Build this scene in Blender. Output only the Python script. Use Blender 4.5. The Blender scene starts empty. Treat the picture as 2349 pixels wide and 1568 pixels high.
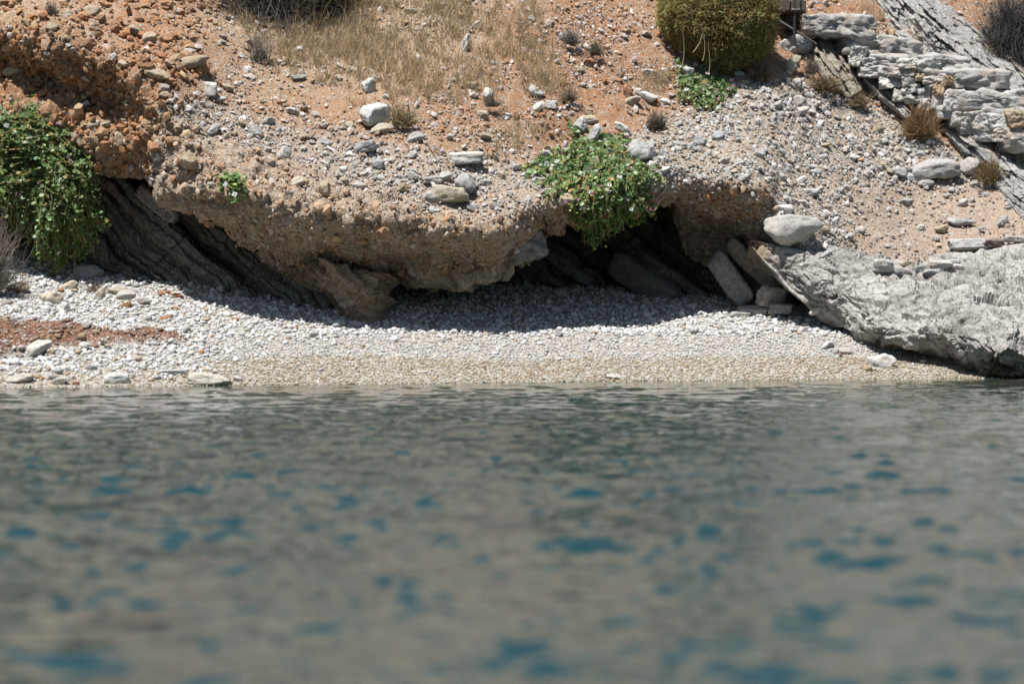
import bpy, math, random
import numpy as np
from mathutils import Vector

SC = bpy.context.scene
COL = SC.collection
RNG = np.random.default_rng(7)
random.seed(7)

# ------------------------------------------------------------------ survey frame
# Distances were estimated from the photograph; LU/LV are its picture coordinates (2349 x 1568).
F = 6525.0; H = 1.2; CU, CV = 1174.5, 784.0; HOR = 588.0
PITCH = math.atan((CV - HOR) / F); CA, SA = math.cos(PITCH), math.sin(PITCH)

def W(u, v, y):
    u = np.asarray(u, float); v = np.asarray(v, float); y = np.asarray(y, float)
    cx = (u - CU) / F; cy = -(v - CV) / F
    t = y / (CA + cy * SA)
    return np.stack([cx * t, y + 0 * cx, H + t * (-SA + cy * CA)], -1)

def proj(p):
    p = np.asarray(p, float)
    y = p[..., 1]; z = p[..., 2] - H
    f = y * CA - z * SA; up = y * SA + z * CA
    return CU + F * p[..., 0] / f, CV - F * up / f

# ------------------------------------------------------------------ noise
def _hash(i, j, k, s=0):
    h = (i.astype(np.int64) * 374761393 + j.astype(np.int64) * 668265263 + k.astype(np.int64) * 2147483647 + s * 974711) & 0xFFFFFFFF
    h = ((h ^ (h >> 13)) * 1274126177) & 0xFFFFFFFF
    h = (h ^ (h >> 16)) & 0xFFFFFFFF
    return h / 4294967295.0

def vnoise(p, s=0):
    i = np.floor(p).astype(np.int64); f = p - i
    f = f * f * f * (f * (f * 6 - 15) + 10)
    r = 0
    for a in (0, 1):
        wa = f[..., 0] if a else 1 - f[..., 0]
        for b in (0, 1):
            wb = f[..., 1] if b else 1 - f[..., 1]
            for c in (0, 1):
                wc = f[..., 2] if c else 1 - f[..., 2]
                r = r + wa * wb * wc * _hash(i[..., 0] + a, i[..., 1] + b, i[..., 2] + c, s)
    return r * 2 - 1

def fbm(p, sc=1.0, o=4, s=0, gain=.5):
    r = 0; a = 1.0; q = np.asarray(p, float) * sc; n = 0
    for k in range(o):
        r = r + a * vnoise(q + 17.3 * k, s + k); n += a
        a *= gain; q = q * 2.03
    return r / n

def ridged(p, sc=1.0, o=4, s=0):
    r = 0; a = 1.0; q = np.asarray(p, float) * sc; n = 0
    for k in range(o):
        r = r + a * (1 - 2 * np.abs(vnoise(q + 9.1 * k, s + k))); n += a
        a *= .5; q = q * 2.1
    return r / n

def worley(p, sc=1.0, s=0):
    """distance to nearest cell point and a random value of that cell"""
    q = np.asarray(p, float) * sc
    i = np.floor(q).astype(np.int64); best = np.full(q.shape[:-1], 9.0); val = np.zeros(q.shape[:-1])
    for a in (-1, 0, 1):
        for b in (-1, 0, 1):
            for c in (-1, 0, 1):
                A, B, D = i[..., 0] + a, i[..., 1] + b, i[..., 2] + c
                d = np.sqrt((A + _hash(A, B, D, s) - q[..., 0]) ** 2 + (B + _hash(A, B, D, s + 1) - q[..., 1]) ** 2 + (D + _hash(A, B, D, s + 2) - q[..., 2]) ** 2)
                m = d < best
                best = np.where(m, d, best); val = np.where(m, _hash(A, B, D, s + 3), val)
    return best, val

def facet(p, sc=1.0, s=0, tilt=.9, step=.5):
    """fractured rock: every cell of a jittered lattice is a plane of its own, tilted and offset"""
    q = np.asarray(p, float) * sc
    i = np.floor(q).astype(np.int64); best = np.full(q.shape[:-1], 9.0); val = np.zeros(q.shape[:-1])
    for a in (-1, 0, 1):
        for b in (-1, 0, 1):
            for c in (-1, 0, 1):
                A, B, D = i[..., 0] + a, i[..., 1] + b, i[..., 2] + c
                o = [q[..., 0] - A - _hash(A, B, D, s), q[..., 1] - B - _hash(A, B, D, s + 1), q[..., 2] - D - _hash(A, B, D, s + 2)]
                d = o[0] ** 2 + o[1] ** 2 + o[2] ** 2
                pl = step * (_hash(A, B, D, s + 3) - .5) + tilt * (o[0] * (_hash(A, B, D, s + 4) - .5) + o[1] * (_hash(A, B, D, s + 5) - .5) + o[2] * (_hash(A, B, D, s + 6) - .5))
                m = d < best
                best = np.where(m, d, best); val = np.where(m, pl, val)
    return val

def sstep(a, b, x):
    t = np.clip((np.asarray(x, float) - a) / (b - a), 0, 1)
    return t * t * (3 - 2 * t)

def mix(a, b, t):
    return a + (b - a) * np.asarray(t)[..., None]

C = lambda *a: np.array(a, float)

# ------------------------------------------------------------------ thin plate surfaces
class TPS:
    def __init__(s, pts):
        P = np.array(pts, float); s.c = P[:, :2] / 1000.0; n = len(P)
        d = np.linalg.norm(s.c[:, None] - s.c[None], axis=-1)
        K = s.k(d) + np.eye(n) * 1e-4
        A = np.zeros((n + 3, n + 3)); A[:n, :n] = K
        A[:n, n] = 1; A[:n, n + 1:] = s.c; A[n, :n] = 1; A[n + 1:, :n] = s.c.T
        s.w = np.linalg.solve(A, np.r_[P[:, 2], 0, 0, 0])
    def k(s, d):
        return np.where(d > 1e-9, d * d * np.log(d + 1e-12), 0)
    def __call__(s, u, v):
        u = np.asarray(u, float); v = np.asarray(v, float)
        q = np.stack([u, v], -1) / 1000.0; sh = q.shape[:-1]; q = q.reshape(-1, 2)
        out = np.empty(len(q)); n = len(s.c)
        for i in range(0, len(q), 20000):
            b = q[i:i + 20000]
            d = np.linalg.norm(b[:, None] - s.c[None], axis=-1)
            out[i:i + 20000] = s.k(d) @ s.w[:n] + s.w[n] + b @ s.w[n + 1:]
        return out.reshape(sh)

# ------------------------------------------------------------------ mesh building
def mesh_np(name, V, Fc, mat=None, col=None, smooth=False, attrs=None):
    me = bpy.data.meshes.new(name)
    V = np.ascontiguousarray(V, np.float32); Fc = np.ascontiguousarray(Fc, np.int32)
    k = Fc.shape[1]
    me.vertices.add(len(V)); me.vertices.foreach_set('co', V.ravel())
    me.loops.add(Fc.size); me.loops.foreach_set('vertex_index', Fc.ravel())
    me.polygons.add(len(Fc)); me.polygons.foreach_set('loop_start', np.arange(len(Fc), dtype=np.int32) * k)
    me.polygons.foreach_set('use_smooth', np.full(len(Fc), bool(smooth)))
    me.update(calc_edges=True)
    if col is not None:
        c = np.ones((len(V), 4), np.float32); c[:, :col.shape[1]] = col
        a = me.color_attributes.new('Col', 'FLOAT_COLOR', 'POINT'); a.data.foreach_set('color', c.ravel())
    if mat: me.materials.append(mat)
    return me

def link(name, data, parent=None):
    o = bpy.data.objects.new(name, data); COL.objects.link(o)
    if parent is not None: o.parent = parent
    return o

def tag(o, label=None, cat=None, group=None, kind=None):
    if label: o['label'] = label
    if cat: o['category'] = cat
    if group: o['group'] = group
    if kind: o['kind'] = kind
    return o

def grid_faces(n, m):
    a = np.arange(n * m).reshape(n, m)
    return np.stack([a[:-1, :-1], a[:-1, 1:], a[1:, 1:], a[1:, :-1]], -1).reshape(-1, 4)

def grid_normals(P):
    du = np.gradient(P, axis=1); dv = np.gradient(P, axis=0)
    N = np.cross(du, dv); N /= np.linalg.norm(N, axis=-1, keepdims=True) + 1e-12
    return N

# icosphere templates
def ico(sub):
    import bmesh
    bm = bmesh.new(); bmesh.ops.create_icosphere(bm, subdivisions=sub, radius=1.0)
    bm.verts.ensure_lookup_table()
    V = np.array([v.co[:] for v in bm.verts]); Fc = np.array([[v.index for v in f.verts] for f in bm.faces]); bm.free()
    return V, Fc
ICO = {k: ico(k) for k in (1, 2, 3, 4, 5)}

def rock_shape(sub, seed, planes=11, rough=.06, sharp=.8):
    """an angular stone: the unit ball cut by random planes, then roughened"""
    r = np.random.default_rng(seed); V, Fc = ICO[sub]
    n = r.normal(size=(planes, 3)); n /= np.linalg.norm(n, axis=1, keepdims=True)
    d = r.uniform(.55, .95, planes)
    dots = V @ n.T
    rad = np.where(dots > 1e-3, d / np.maximum(dots, 1e-3), 9)
    if sharp < 1:
        rad = np.minimum(rad, 1.25); p = 14
        m = (rad ** -p).mean(1) ** (-1 / p) * .82; rad = sharp * rad.min(1) + (1 - sharp) * m
    else: rad = rad.min(1)
    rad = np.minimum(rad, 1.12)
    P = V * rad[:, None]
    if rough: P *= (1 + rough * fbm(V * 1.0 + seed * 3.7, 2.2, 4, seed % 97))[:, None]
    return P, Fc

def pebble_shape(sub, seed):
    V, Fc = ICO[sub]
    P = V * (1 + .22 * vnoise(V * 1.3 + seed * 5.1, seed % 89))[:, None]
    return P, Fc

def rot_mats(n, rng, normal=None, tilt=.5):
    """random rotations; with normals, the local z stays near the normal"""
    a = rng.uniform(0, 2 * np.pi, n)
    if normal is None:
        q = rng.normal(size=(n, 4)); q /= np.linalg.norm(q, axis=1, keepdims=True); w, x, y, z = q.T
        return np.stack([np.stack([1 - 2 * (y * y + z * z), 2 * (x * y - z * w), 2 * (x * z + y * w)], -1),
                         np.stack([2 * (x * y + z * w), 1 - 2 * (x * x + z * z), 2 * (y * z - x * w)], -1),
                         np.stack([2 * (x * z - y * w), 2 * (y * z + x * w), 1 - 2 * (x * x + y * y)], -1)], -2)
    Z = normal + rng.normal(size=(n, 3)) * tilt; Z /= np.linalg.norm(Z, axis=1, keepdims=True)
    t = np.stack([np.cos(a), np.sin(a), 0.3 * np.ones(n)], -1)
    X = np.cross(t, Z); X /= np.linalg.norm(X, axis=1, keepdims=True); Y = np.cross(Z, X)
    return np.stack([X, Y, Z], -1)

def scatter_mesh(name, shapes, pos, rot, scale, col, mat, smooth=False, rng=RNG):
    """one mesh of many small stones (for what nobody could count)"""
    n = len(pos); pick = rng.integers(0, len(shapes), n); Vs, Fs, Cs = [], [], []; off = 0
    for k, (P, Fc) in enumerate(shapes):
        ix = np.nonzero(pick == k)[0]
        if not len(ix): continue
        q = P[None] * scale[ix][:, None, :]
        q = np.einsum('nij,nkj->nki', rot[ix], q) + pos[ix][:, None, :]
        m = len(P)
        Vs.append(q.reshape(-1, 3)); Cs.append(np.repeat(col[ix], m, axis=0))
        Fs.append((Fc[None] + (np.arange(len(ix)) * m)[:, None, None]).reshape(-1, 3) + off); off += len(ix) * m
    return mesh_np(name, np.concatenate(Vs), np.concatenate(Fs), mat, np.concatenate(Cs), smooth)

# ------------------------------------------------------------------ materials
def mat_base(name):
    m = bpy.data.materials.new(name); m.use_nodes = True
    nt = m.node_tree; b = nt.nodes['Principled BSDF']
    return m, nt, b

def nd(nt, t, **kw):
    n = nt.nodes.new(t)
    for k, v in kw.items():
        if k in n.inputs: n.inputs[k].default_value = v
        else: setattr(n, k, v)
    return n

def ramp(nt, fac, stops):
    r = nt.nodes.new('ShaderNodeValToRGB'); e = r.color_ramp.elements
    while len(e) < len(stops): e.new(.5)
    for i, (p, c) in enumerate(stops):
        e[i].position = p; e[i].color = (*c, 1) if len(c) == 3 else c
    nt.links.new(fac, r.inputs['Fac']); return r.outputs['Color']

def mixc(nt, a, b, fac, mode='MIX'):
    m = nt.nodes.new('ShaderNodeMix'); m.data_type = 'RGBA'; m.blend_type = mode
    for s, val in ((m.inputs[0], fac), (m.inputs[6], a), (m.inputs[7], b)):
        if isinstance(val, bpy.types.NodeSocket): nt.links.new(val, s)
        elif isinstance(val, (int, float)): s.default_value = val
        else: s.default_value = (*val, 1)
    return m.outputs[2]

ALB = .70      # overall albedo of the dry limestone coast

def stone_mat(name, source='Col', nscale=30.0, lo=.72, hi=1.18, bump=.004, rough=.9, veins=0.0, vscale=5.0, stain=0.0, flat=None):
    """weathered mineral: colour from the mesh attribute 'Col', the object's own colour, or FLAT"""
    m, nt, b = mat_base(name)
    if source == 'Col':
        base = nd(nt, 'ShaderNodeVertexColor', layer_name='Col').outputs['Color']
    elif source == 'object':
        base = nd(nt, 'ShaderNodeObjectInfo').outputs['Color']
    else:
        r = nt.nodes.new('ShaderNodeRGB'); r.outputs[0].default_value = (*flat, 1); base = r.outputs[0]
    tc = nd(nt, 'ShaderNodeNewGeometry').outputs['Position']
    n1 = nd(nt, 'ShaderNodeTexNoise', Scale=nscale, Detail=6.0, Roughness=.65); nt.links.new(tc, n1.inputs['Vector'])
    c = mixc(nt, base, ramp(nt, n1.outputs['Fac'], [(.3, (lo,) * 3), (.7, (hi,) * 3)]), 1.0, 'MULTIPLY')
    if stain:
        n2 = nd(nt, 'ShaderNodeTexNoise', Scale=nscale * .23, Detail=4.0); nt.links.new(tc, n2.inputs['Vector'])
        f = ramp(nt, n2.outputs['Fac'], [(.5, (0, 0, 0)), (.72, (stain,) * 3)])
        c = mixc(nt, c, (.36, .22, .11), f)
    if veins:
        n3 = nd(nt, 'ShaderNodeTexNoise', Scale=vscale, Detail=3.0, Distortion=1.2); nt.links.new(tc, n3.inputs['Vector'])
        f = ramp(nt, n3.outputs['Fac'], [(.485, (0, 0, 0)), (.5, (veins,) * 3), (.515, (0, 0, 0))])
        c = mixc(nt, c, (.68, .66, .62), f)
    c = mixc(nt, c, (ALB,) * 3, 1.0, 'MULTIPLY'); nt.links.new(c, b.inputs['Base Color'])
    b.inputs['Roughness'].default_value = rough
    b.inputs['Specular IOR Level'].default_value = .25
    if bump:
        n4 = nd(nt, 'ShaderNodeTexNoise', Scale=nscale * 1.7, Detail=5.0, Roughness=.7); nt.links.new(tc, n4.inputs['Vector'])
        bp = nd(nt, 'ShaderNodeBump', Strength=.9, Distance=bump); nt.links.new(n4.outputs['Fac'], bp.inputs['Height'])
        nt.links.new(bp.outputs['Normal'], b.inputs['Normal'])
    return m

def soil_mat(name, cell=55.0, bump=.012, wetty=False):
    """soil with fine gravel; 'Col' rgb is the earth, its alpha how much small gravel lies in it"""
    m, nt, b = mat_base(name)
    at = nd(nt, 'ShaderNodeAttribute', attribute_name='Col')
    base, dens = at.outputs['Color'], at.outputs['Alpha']
    pos = nd(nt, 'ShaderNodeNewGeometry').outputs['Position']
    nw = nd(nt, 'ShaderNodeTexNoise', Scale=9.0, Detail=2.0); nt.links.new(pos, nw.inputs['Vector'])
    v1 = nd(nt, 'ShaderNodeTexVoronoi', Scale=cell, Randomness=1.0); nt.links.new(pos, v1.inputs['Vector'])
    v2 = nd(nt, 'ShaderNodeTexVoronoi', Scale=cell * 2.3, Randomness=1.0); nt.links.new(pos, v2.inputs['Vector'])
    sep = nd(nt, 'ShaderNodeSeparateColor'); nt.links.new(v1.outputs['Color'], sep.inputs[0])
    sep2 = nd(nt, 'ShaderNodeSeparateColor'); nt.links.new(v2.outputs['Color'], sep2.inputs[0])
    n1 = nd(nt, 'ShaderNodeTexNoise', Scale=24.0, Detail=7.0, Roughness=.7); nt.links.new(pos, n1.inputs['Vector'])
    earth = mixc(nt, base, ramp(nt, n1.outputs['Fac'], [(.28, (.68, .66, .64)), (.72, (1.22, 1.22, 1.2))]), 1.0, 'MULTIPLY')
    if wetty:
        peb1 = ramp(nt, sep.outputs['Green'], [(0, (.30, .27, .22)), (.35, (.46, .43, .38)), (.6, (.38, .30, .22)), (.8, (.56, .55, .52)), (1, (.72, .71, .68))])
    else:
        peb1 = ramp(nt, sep.outputs['Green'], [(0, (.28, .20, .14)), (.3, (.42, .31, .215)), (.55, (.41, .37, .32)), (.8, (.48, .38, .28)), (1, (.60, .54, .46))])
    def chosen(sp):
        mt = nd(nt, 'ShaderNodeMath', operation='LESS_THAN'); nt.links.new(sp.outputs['Red'], mt.inputs[0]); nt.links.new(dens, mt.inputs[1]); return mt.outputs[0]
    c1 = chosen(sep2)
    c = mixc(nt, earth, mixc(nt, earth, peb1, .55), c1)
    c2 = chosen(sep)
    c = mixc(nt, c, peb1, c2)
    c = mixc(nt, c, (ALB,) * 3, 1.0, 'MULTIPLY'); nt.links.new(c, b.inputs['Base Color'])
    b.inputs['Roughness'].default_value = .92; b.inputs['Specular IOR Level'].default_value = .2
    # bump: gravel domes on rough earth
    inv = nd(nt, 'ShaderNodeMath', operation='SUBTRACT'); inv.inputs[0].default_value = .8; nt.links.new(v1.outputs['Distance'], inv.inputs[1])
    mul = nd(nt, 'ShaderNodeMath', operation='MULTIPLY'); nt.links.new(inv.outputs[0], mul.inputs[0]); nt.links.new(c2, mul.inputs[1])
    inv2 = nd(nt, 'ShaderNodeMath', operation='MULTIPLY_ADD'); nt.links.new(v2.outputs['Distance'], inv2.inputs[0]); inv2.inputs[1].default_value = -.4; nt.links.new(mul.outputs[0], inv2.inputs[2])
    ad = nd(nt, 'ShaderNodeMath', operation='MULTIPLY_ADD'); nt.links.new(n1.outputs['Fac'], ad.inputs[0]); ad.inputs[1].default_value = .9; nt.links.new(inv2.outputs[0], ad.inputs[2])
    bp = nd(nt, 'ShaderNodeBump', Strength=1.0, Distance=bump); nt.links.new(ad.outputs[0], bp.inputs['Height'])
    nt.links.new(bp.outputs['Normal'], b.inputs['Normal'])
    return m

def leaf_mat(name, rough=.45, transl=.25, spec=.4):
    m, nt, b = mat_base(name)
    c = nd(nt, 'ShaderNodeVertexColor', layer_name='Col').outputs['Color']; c = mixc(nt, c, (ALB,) * 3, 1.0, 'MULTIPLY')
    nt.links.new(c, b.inputs['Base Color']); b.inputs['Roughness'].default_value = rough
    b.inputs['Specular IOR Level'].default_value = spec
    if transl:
        t = nd(nt, 'ShaderNodeBsdfTranslucent'); mx = nd(nt, 'ShaderNodeMixShader'); mx.inputs[0].default_value = transl
        cc = mixc(nt, c, (1.3, 1.35, .6) if name == 'caper leaves' else (1.1, 1.0, .85), 1.0, 'MULTIPLY'); nt.links.new(cc, t.inputs['Color'])
        nt.links.new(b.outputs[0], mx.inputs[1]); nt.links.new(t.outputs[0], mx.inputs[2])
        nt.links.new(mx.outputs[0], nt.nodes['Material Output'].inputs['Surface'])
    return m

M_HILL = soil_mat('red earth with gravel')
M_BEACH = soil_mat('beach shingle', cell=60.0, bump=.01, wetty=True)
M_STONE = stone_mat('loose stone', 'Col', 60, .8, 1.14, .003)
M_ROCKO = stone_mat('weathered stone', 'object', 22, .72, 1.2, .018, veins=.35, vscale=6, stain=.35)
def lime(name, nscale, bump, veins, vscale):
    m = stone_mat(name, 'Col', nscale, .72, 1.16, bump, veins=veins, vscale=vscale)
    nt = m.node_tree; b = nt.nodes['Principled BSDF']; old = b.inputs['Base Color'].links[0].from_socket
    pos = nd(nt, 'ShaderNodeNewGeometry').outputs['Position']
    wv = nd(nt, 'ShaderNodeTexNoise', Scale=5.0, Detail=4.0); nt.links.new(pos, wv.inputs['Vector'])
    warp = mixc(nt, pos, wv.outputs['Color'], .25, 'ADD')
    h = None
    for sc, wd_, st in ((4.0, .02, .5), (11.0, .03, .35)):
        v = nd(nt, 'ShaderNodeTexVoronoi', Scale=sc, feature='DISTANCE_TO_EDGE'); nt.links.new(warp, v.inputs['Vector'])
        r = ramp(nt, v.outputs['Distance'], [(0, (0, 0, 0)), (wd_, (1, 1, 1))])
        msk = nd(nt, 'ShaderNodeTexNoise', Scale=2.2 * sc / 5, Detail=2.0); nt.links.new(pos, msk.inputs['Vector'])
        f = ramp(nt, msk.outputs['Fac'], [(.45, (1, 1, 1)), (.6, (0, 0, 0))])
        hh = mixc(nt, r, f, 1.0, 'LIGHTEN')
        h = hh if h is None else mixc(nt, h, hh, 1.0, 'MULTIPLY')
    old = mixc(nt, old, mixc(nt, (.72, .68, .62), (1, 1, 1), h), 1.0, 'MULTIPLY')
    nt.links.new(old, b.inputs['Base Color'])
    prev = b.inputs['Normal'].links[0].from_node
    bp = nd(nt, 'ShaderNodeBump', Strength=.7, Distance=.02); nt.links.new(h, bp.inputs['Height']); nt.links.new(prev.outputs['Normal'], bp.inputs['Normal']); nt.links.new(bp.outputs['Normal'], b.inputs['Normal'])
    return m
M_LIME = lime('grey limestone', 14, .035, .5, 2.6)
M_STRATA = stone_mat('dark bedded limestone', 'Col', 11, .6, 1.25, .03, veins=.4, vscale=3.5)
M_LEAF = leaf_mat('caper leaves')
M_DRY = leaf_mat('dry stems', rough=.9, transl=.1, spec=.1)
M_STRAW = leaf_mat('dry grass', rough=.8, transl=.45, spec=.15)
M_SHRUB = leaf_mat('shrub leaves', rough=.85, transl=.3, spec=.1)
M_PETAL = leaf_mat('petals', rough=.6, transl=.3, spec=.2)

# ================================================================== BEACH
def shore_y(x):
    return 27.1 + .217 * np.asarray(x) + .10 * np.sin(np.asarray(x) * .9 + 1.0) * .5
def slope_at(x):
    return .185 + .010 * np.clip(-np.asarray(x), 0, 6)
def beach_base(x, y):
    x = np.clip(x, -9, 9)
    s = y - shore_y(x); k = slope_at(x)
    z = np.where(s < 0, s * .16, k * np.minimum(s, 4.6) + .10 * np.maximum(s - 4.6, 0))
    z = z + .05 * np.exp(-((s - 1.85) / .35) ** 2) * sstep(-3.2, -1.5, x) * sstep(4.5, 3.0, x)      # little storm ridge
    return np.maximum(z, -2.5)
def bank_mask(x, y):
    """low eroded bank of red clay at the left"""
    u, v = proj(np.stack([x, y, beach_base(x, y)], -1))
    top = np.interp(u, [-400, 0, 120, 250, 330, 440], [737, 748, 757, 767, 768, 772])
    bot = np.interp(u, [-400, 0, 60, 150, 250, 440], [850, 828, 814, 800, 791, 785])
    wob = 7 * fbm(np.stack([x, y, 0 * x], -1), 5, 3, 5)
    return sstep(top - 10, top + 8, v + wob) * sstep(bot + 7, bot - 5, v + wob) * sstep(450, 400, u)
def beach_z(x, y, detail=True):
    x = np.asarray(x, float); y = np.asarray(y, float)
    z = beach_base(x, y)
    p = np.stack([x, y, 0 * x], -1)
    s = y - shore_y(np.clip(x, -9, 9))
    bm = bank_mask(x, y)
    z = z + bm * (.10 + .06 * fbm(p, 4, 4, 8) + .05 * facet(p, 6, 10, .9, .9))
    z = z + .03 * fbm(p, 1.6, 3, 3) * sstep(.4, 1.5, s) + .012 * fbm(p, 6, 3, 4) * sstep(.3, 1.6, s)
    return z
def beach_hit(u, v):
    """distance at which the sight line through (u, v) meets the beach"""
    u, v = np.broadcast_arrays(np.asarray(u, float), np.asarray(v, float))
    lo = np.full(u.shape, 24.0); hi = np.full(u.shape, 36.0)
    for _ in range(40):
        mid = (lo + hi) / 2; p = W(u, v, mid)
        above = p[..., 2] > beach_z(p[..., 0], p[..., 1])
        lo = np.where(above, mid, lo); hi = np.where(above, hi, mid)
    return (lo + hi) / 2

def build_beach():
    xs = np.r_[np.linspace(-60, -6.4, 14), np.arange(-6.2, 6.8, .026), np.linspace(7, 60, 14)]
    ys = np.r_[np.linspace(6, 25.2, 14), np.arange(25.4, 31.6, .024), np.arange(31.62, 34.4, .06), np.linspace(34.5, 60, 8)]
    X, Y = np.meshgrid(xs, ys)
    Z = beach_z(X, Y)
    bm = bank_mask(X, Y)
    P = np.stack([X, Y, Z], -1)
    s = Y - shore_y(np.clip(X, -9, 9)); nz = fbm(np.stack([X, Y, 0 * X], -1), 2.2, 4, 6)
    sj = s + .22 * nz
    wet = C(.24, .185, .10); sand = C(.36, .295, .185); shingle = C(.55, .535, .50); white = C(.62, .62, .61); clay = C(.185, .085, .048)
    col = mix(np.broadcast_to(wet, P.shape), sand, sstep(.05, .35, sj))
    col = col * (1 - .45 * sstep(.16, .03, s + .05 * nz) * sstep(-.3, -.05, s))[..., None]
    col = mix(col, shingle, sstep(.85, 1.15, sj)); col = mix(col, white, sstep(1.7, 2.1, sj))
    left = sstep(-2.6, -3.6, X + .4 * nz)
    col = mix(col, white * .92, left * sstep(.1, .5, sj))
    col = mix(col, clay * (1 + .55 * fbm(P, 9, 4, 9))[..., None], sstep(.15, .5, bm))
    dens = .75 + 0 * s; dens = dens * (1 - .85 * bm)
    V = np.stack([X, Y, Z], -1).reshape(-1, 3)
    me = mesh_np('beach', V, grid_faces(*X.shape), M_BEACH, np.concatenate([col, dens[..., None]], -1).reshape(-1, 4), True)
    return tag(link('beach', me), 'pale shingle beach between the water and the caves', kind='structure')
build_beach()

# ================================================================== HILL WITH OVERHANG
LIP = np.array([(-2400, 430), (-300, 425), (0, 420), (230, 385), (300, 398), (345, 408), (368, 430), (385, 470), (440, 500), (500, 528), (540, 545), (620, 595), (680, 650),
    (740, 694), (800, 690), (855, 666), (900, 644), (930, 648), (960, 656), (1010, 656), (1050, 662), (1085, 664), (1090, 645), (1130, 641), (1168, 637), (1180, 612),
    (1243, 577), (1250, 527), (1310, 515), (1400, 500), (1470, 478), (1505, 470), (1548, 464), (1556, 545), (1567, 570), (1590, 592), (1625, 604), (1645, 585),
    (1662, 588), (1712, 560), (1740, 565), (1790, 600), (1900, 640), (2100, 690), (2400, 660), (4800, 650)], float)
def lip_v(u): return np.interp(u, LIP[:, 0], LIP[:, 1])

HILL_PTS = [
    # far flanks and the slope above the frame
    (-2200, -4500, 92), (1200, -4500, 90), (4600, -4500, 94), (-2200, -1800, 48), (-2200, -600, 38), (-2200, 100, 34), (-2200, 420, 31.5), (0, -1800, 48), (1200, -1800, 48), (2400, -1800, 49), (4600, -1800, 50), (4600, -600, 41), (4600, 100, 37.5), (4600, 600, 33),
    (0, -600, 36), (600, -600, 36.5), (1200, -600, 37), (1800, -600, 38), (2400, -600, 39.5),
    # left cliff
    (-300, 0, 31.3), (-300, 250, 30.9), (-300, 420, 30.8), (0, 0, 30.9), (0, 75, 30.45), (0, 130, 30.95), (0, 200, 30.8), (0, 270, 30.4), (0, 340, 30.45), (0, 420, 30.8), (110, 118, 30.12), (110, 165, 30.66), (110, 262, 30.2), (230, 168, 29.95), (225, 225, 30.45), (230, 305, 30.02), (230, 385, 30.35),
    (200, 0, 31.2), (330, 405, 30.0), (330, 310, 29.72), (300, 190, 29.82), (300, 240, 30.12), (370, 190, 29.68), (372, 300, 29.5), (375, 420, 29.6), (450, 150, 30.3), (340, 80, 30.6), (500, 0, 31.9), (500, 130, 30.7), (490, 60, 31.2),
    # nose and overhang
    (420, 230, 29.68), (430, 310, 29.5), (430, 430, 29.2), (440, 500, 29.6), (510, 330, 29.5), (520, 475, 29.02), (540, 545, 29.75), (620, 270, 29.98), (620, 365, 29.42), (620, 495, 28.9), (620, 595, 29.9), (600, 150, 30.9),
    (700, 395, 29.3), (700, 500, 28.77), (680, 650, 30.05), (740, 694, 30.0), (760, 600, 29.72), (800, 690, 29.95), (850, 650, 29.95), (800, 560, 29.3), (950, 590, 29.62), (800, 432, 29.2), (800, 505, 28.75),
    (900, 645, 30.0), (900, 460, 29.1), (900, 510, 28.72), (900, 580, 29.5), (900, 330, 29.85), (900, 200, 30.7), (900, 0, 32.1), (600, 0, 31.9),
    (1000, 488, 29.03), (1000, 520, 28.71), (1000, 655, 29.95), (1000, 400, 29.45), (1085, 664, 29.95), (1085, 505, 29.05), (1085, 532, 28.76), (1085, 598, 29.5), (1170, 637, 30.0), (1180, 510, 29.05), (1180, 420, 29.6), (1200, 570, 29.85),
    (1200, 300, 30.4), (1200, 150, 31.35), (1200, 0, 32.4), (1250, 527, 30.0), (1260, 482, 29.35), (1320, 515, 30.15), (1320, 470, 29.75), (1320, 400, 30.2), (1400, 500, 30.5), (1400, 455, 30.0), (1400, 350, 30.55),
    (1500, 470, 30.8), (1500, 440, 30.3), (1500, 300, 31.2), (1500, 150, 32.1), (1500, 0, 33.0),
    (1560, 540, 31.7), (1560, 428, 30.45), (1600, 490, 31.05), (1600, 595, 31.75), (1640, 434, 30.3), (1660, 585, 31.6), (1700, 500, 30.95), (1740, 432, 30.2), (1740, 560, 31.0), (1760, 500, 30.4),
    # right terrace and slope
    (1650, 300, 31.3), (1650, 180, 32.2), (1650, 50, 33.1), (1800, 540, 30.25), (1800, 430, 30.7), (1800, 300, 31.7), (1800, 180, 32.4), (1800, 50, 33.5),
    (1950, 545, 30.5), (1950, 450, 31.2), (1950, 330, 32.1), (1950, 220, 32.8), (1950, 100, 33.5), (1950, 0, 34.2), (2100, 600, 30.4), (2100, 540, 31.0), (2100, 430, 31.9), (2100, 330, 32.4), (2100, 200, 33.2), (2100, 0, 34.5),
    (2250, 560, 30.9), (2250, 470, 31.7), (2250, 400, 32.2), (2250, 300, 32.6), (2250, 150, 34.0), (2250, 0, 34.8), (2420, 530, 31.0), (2420, 400, 32.2), (2420, 200, 34.0), (2420, 0, 35.2), (2100, 690, 30.3), (2400, 660, 30.9)]
hill_y = TPS(HILL_PTS)

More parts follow.
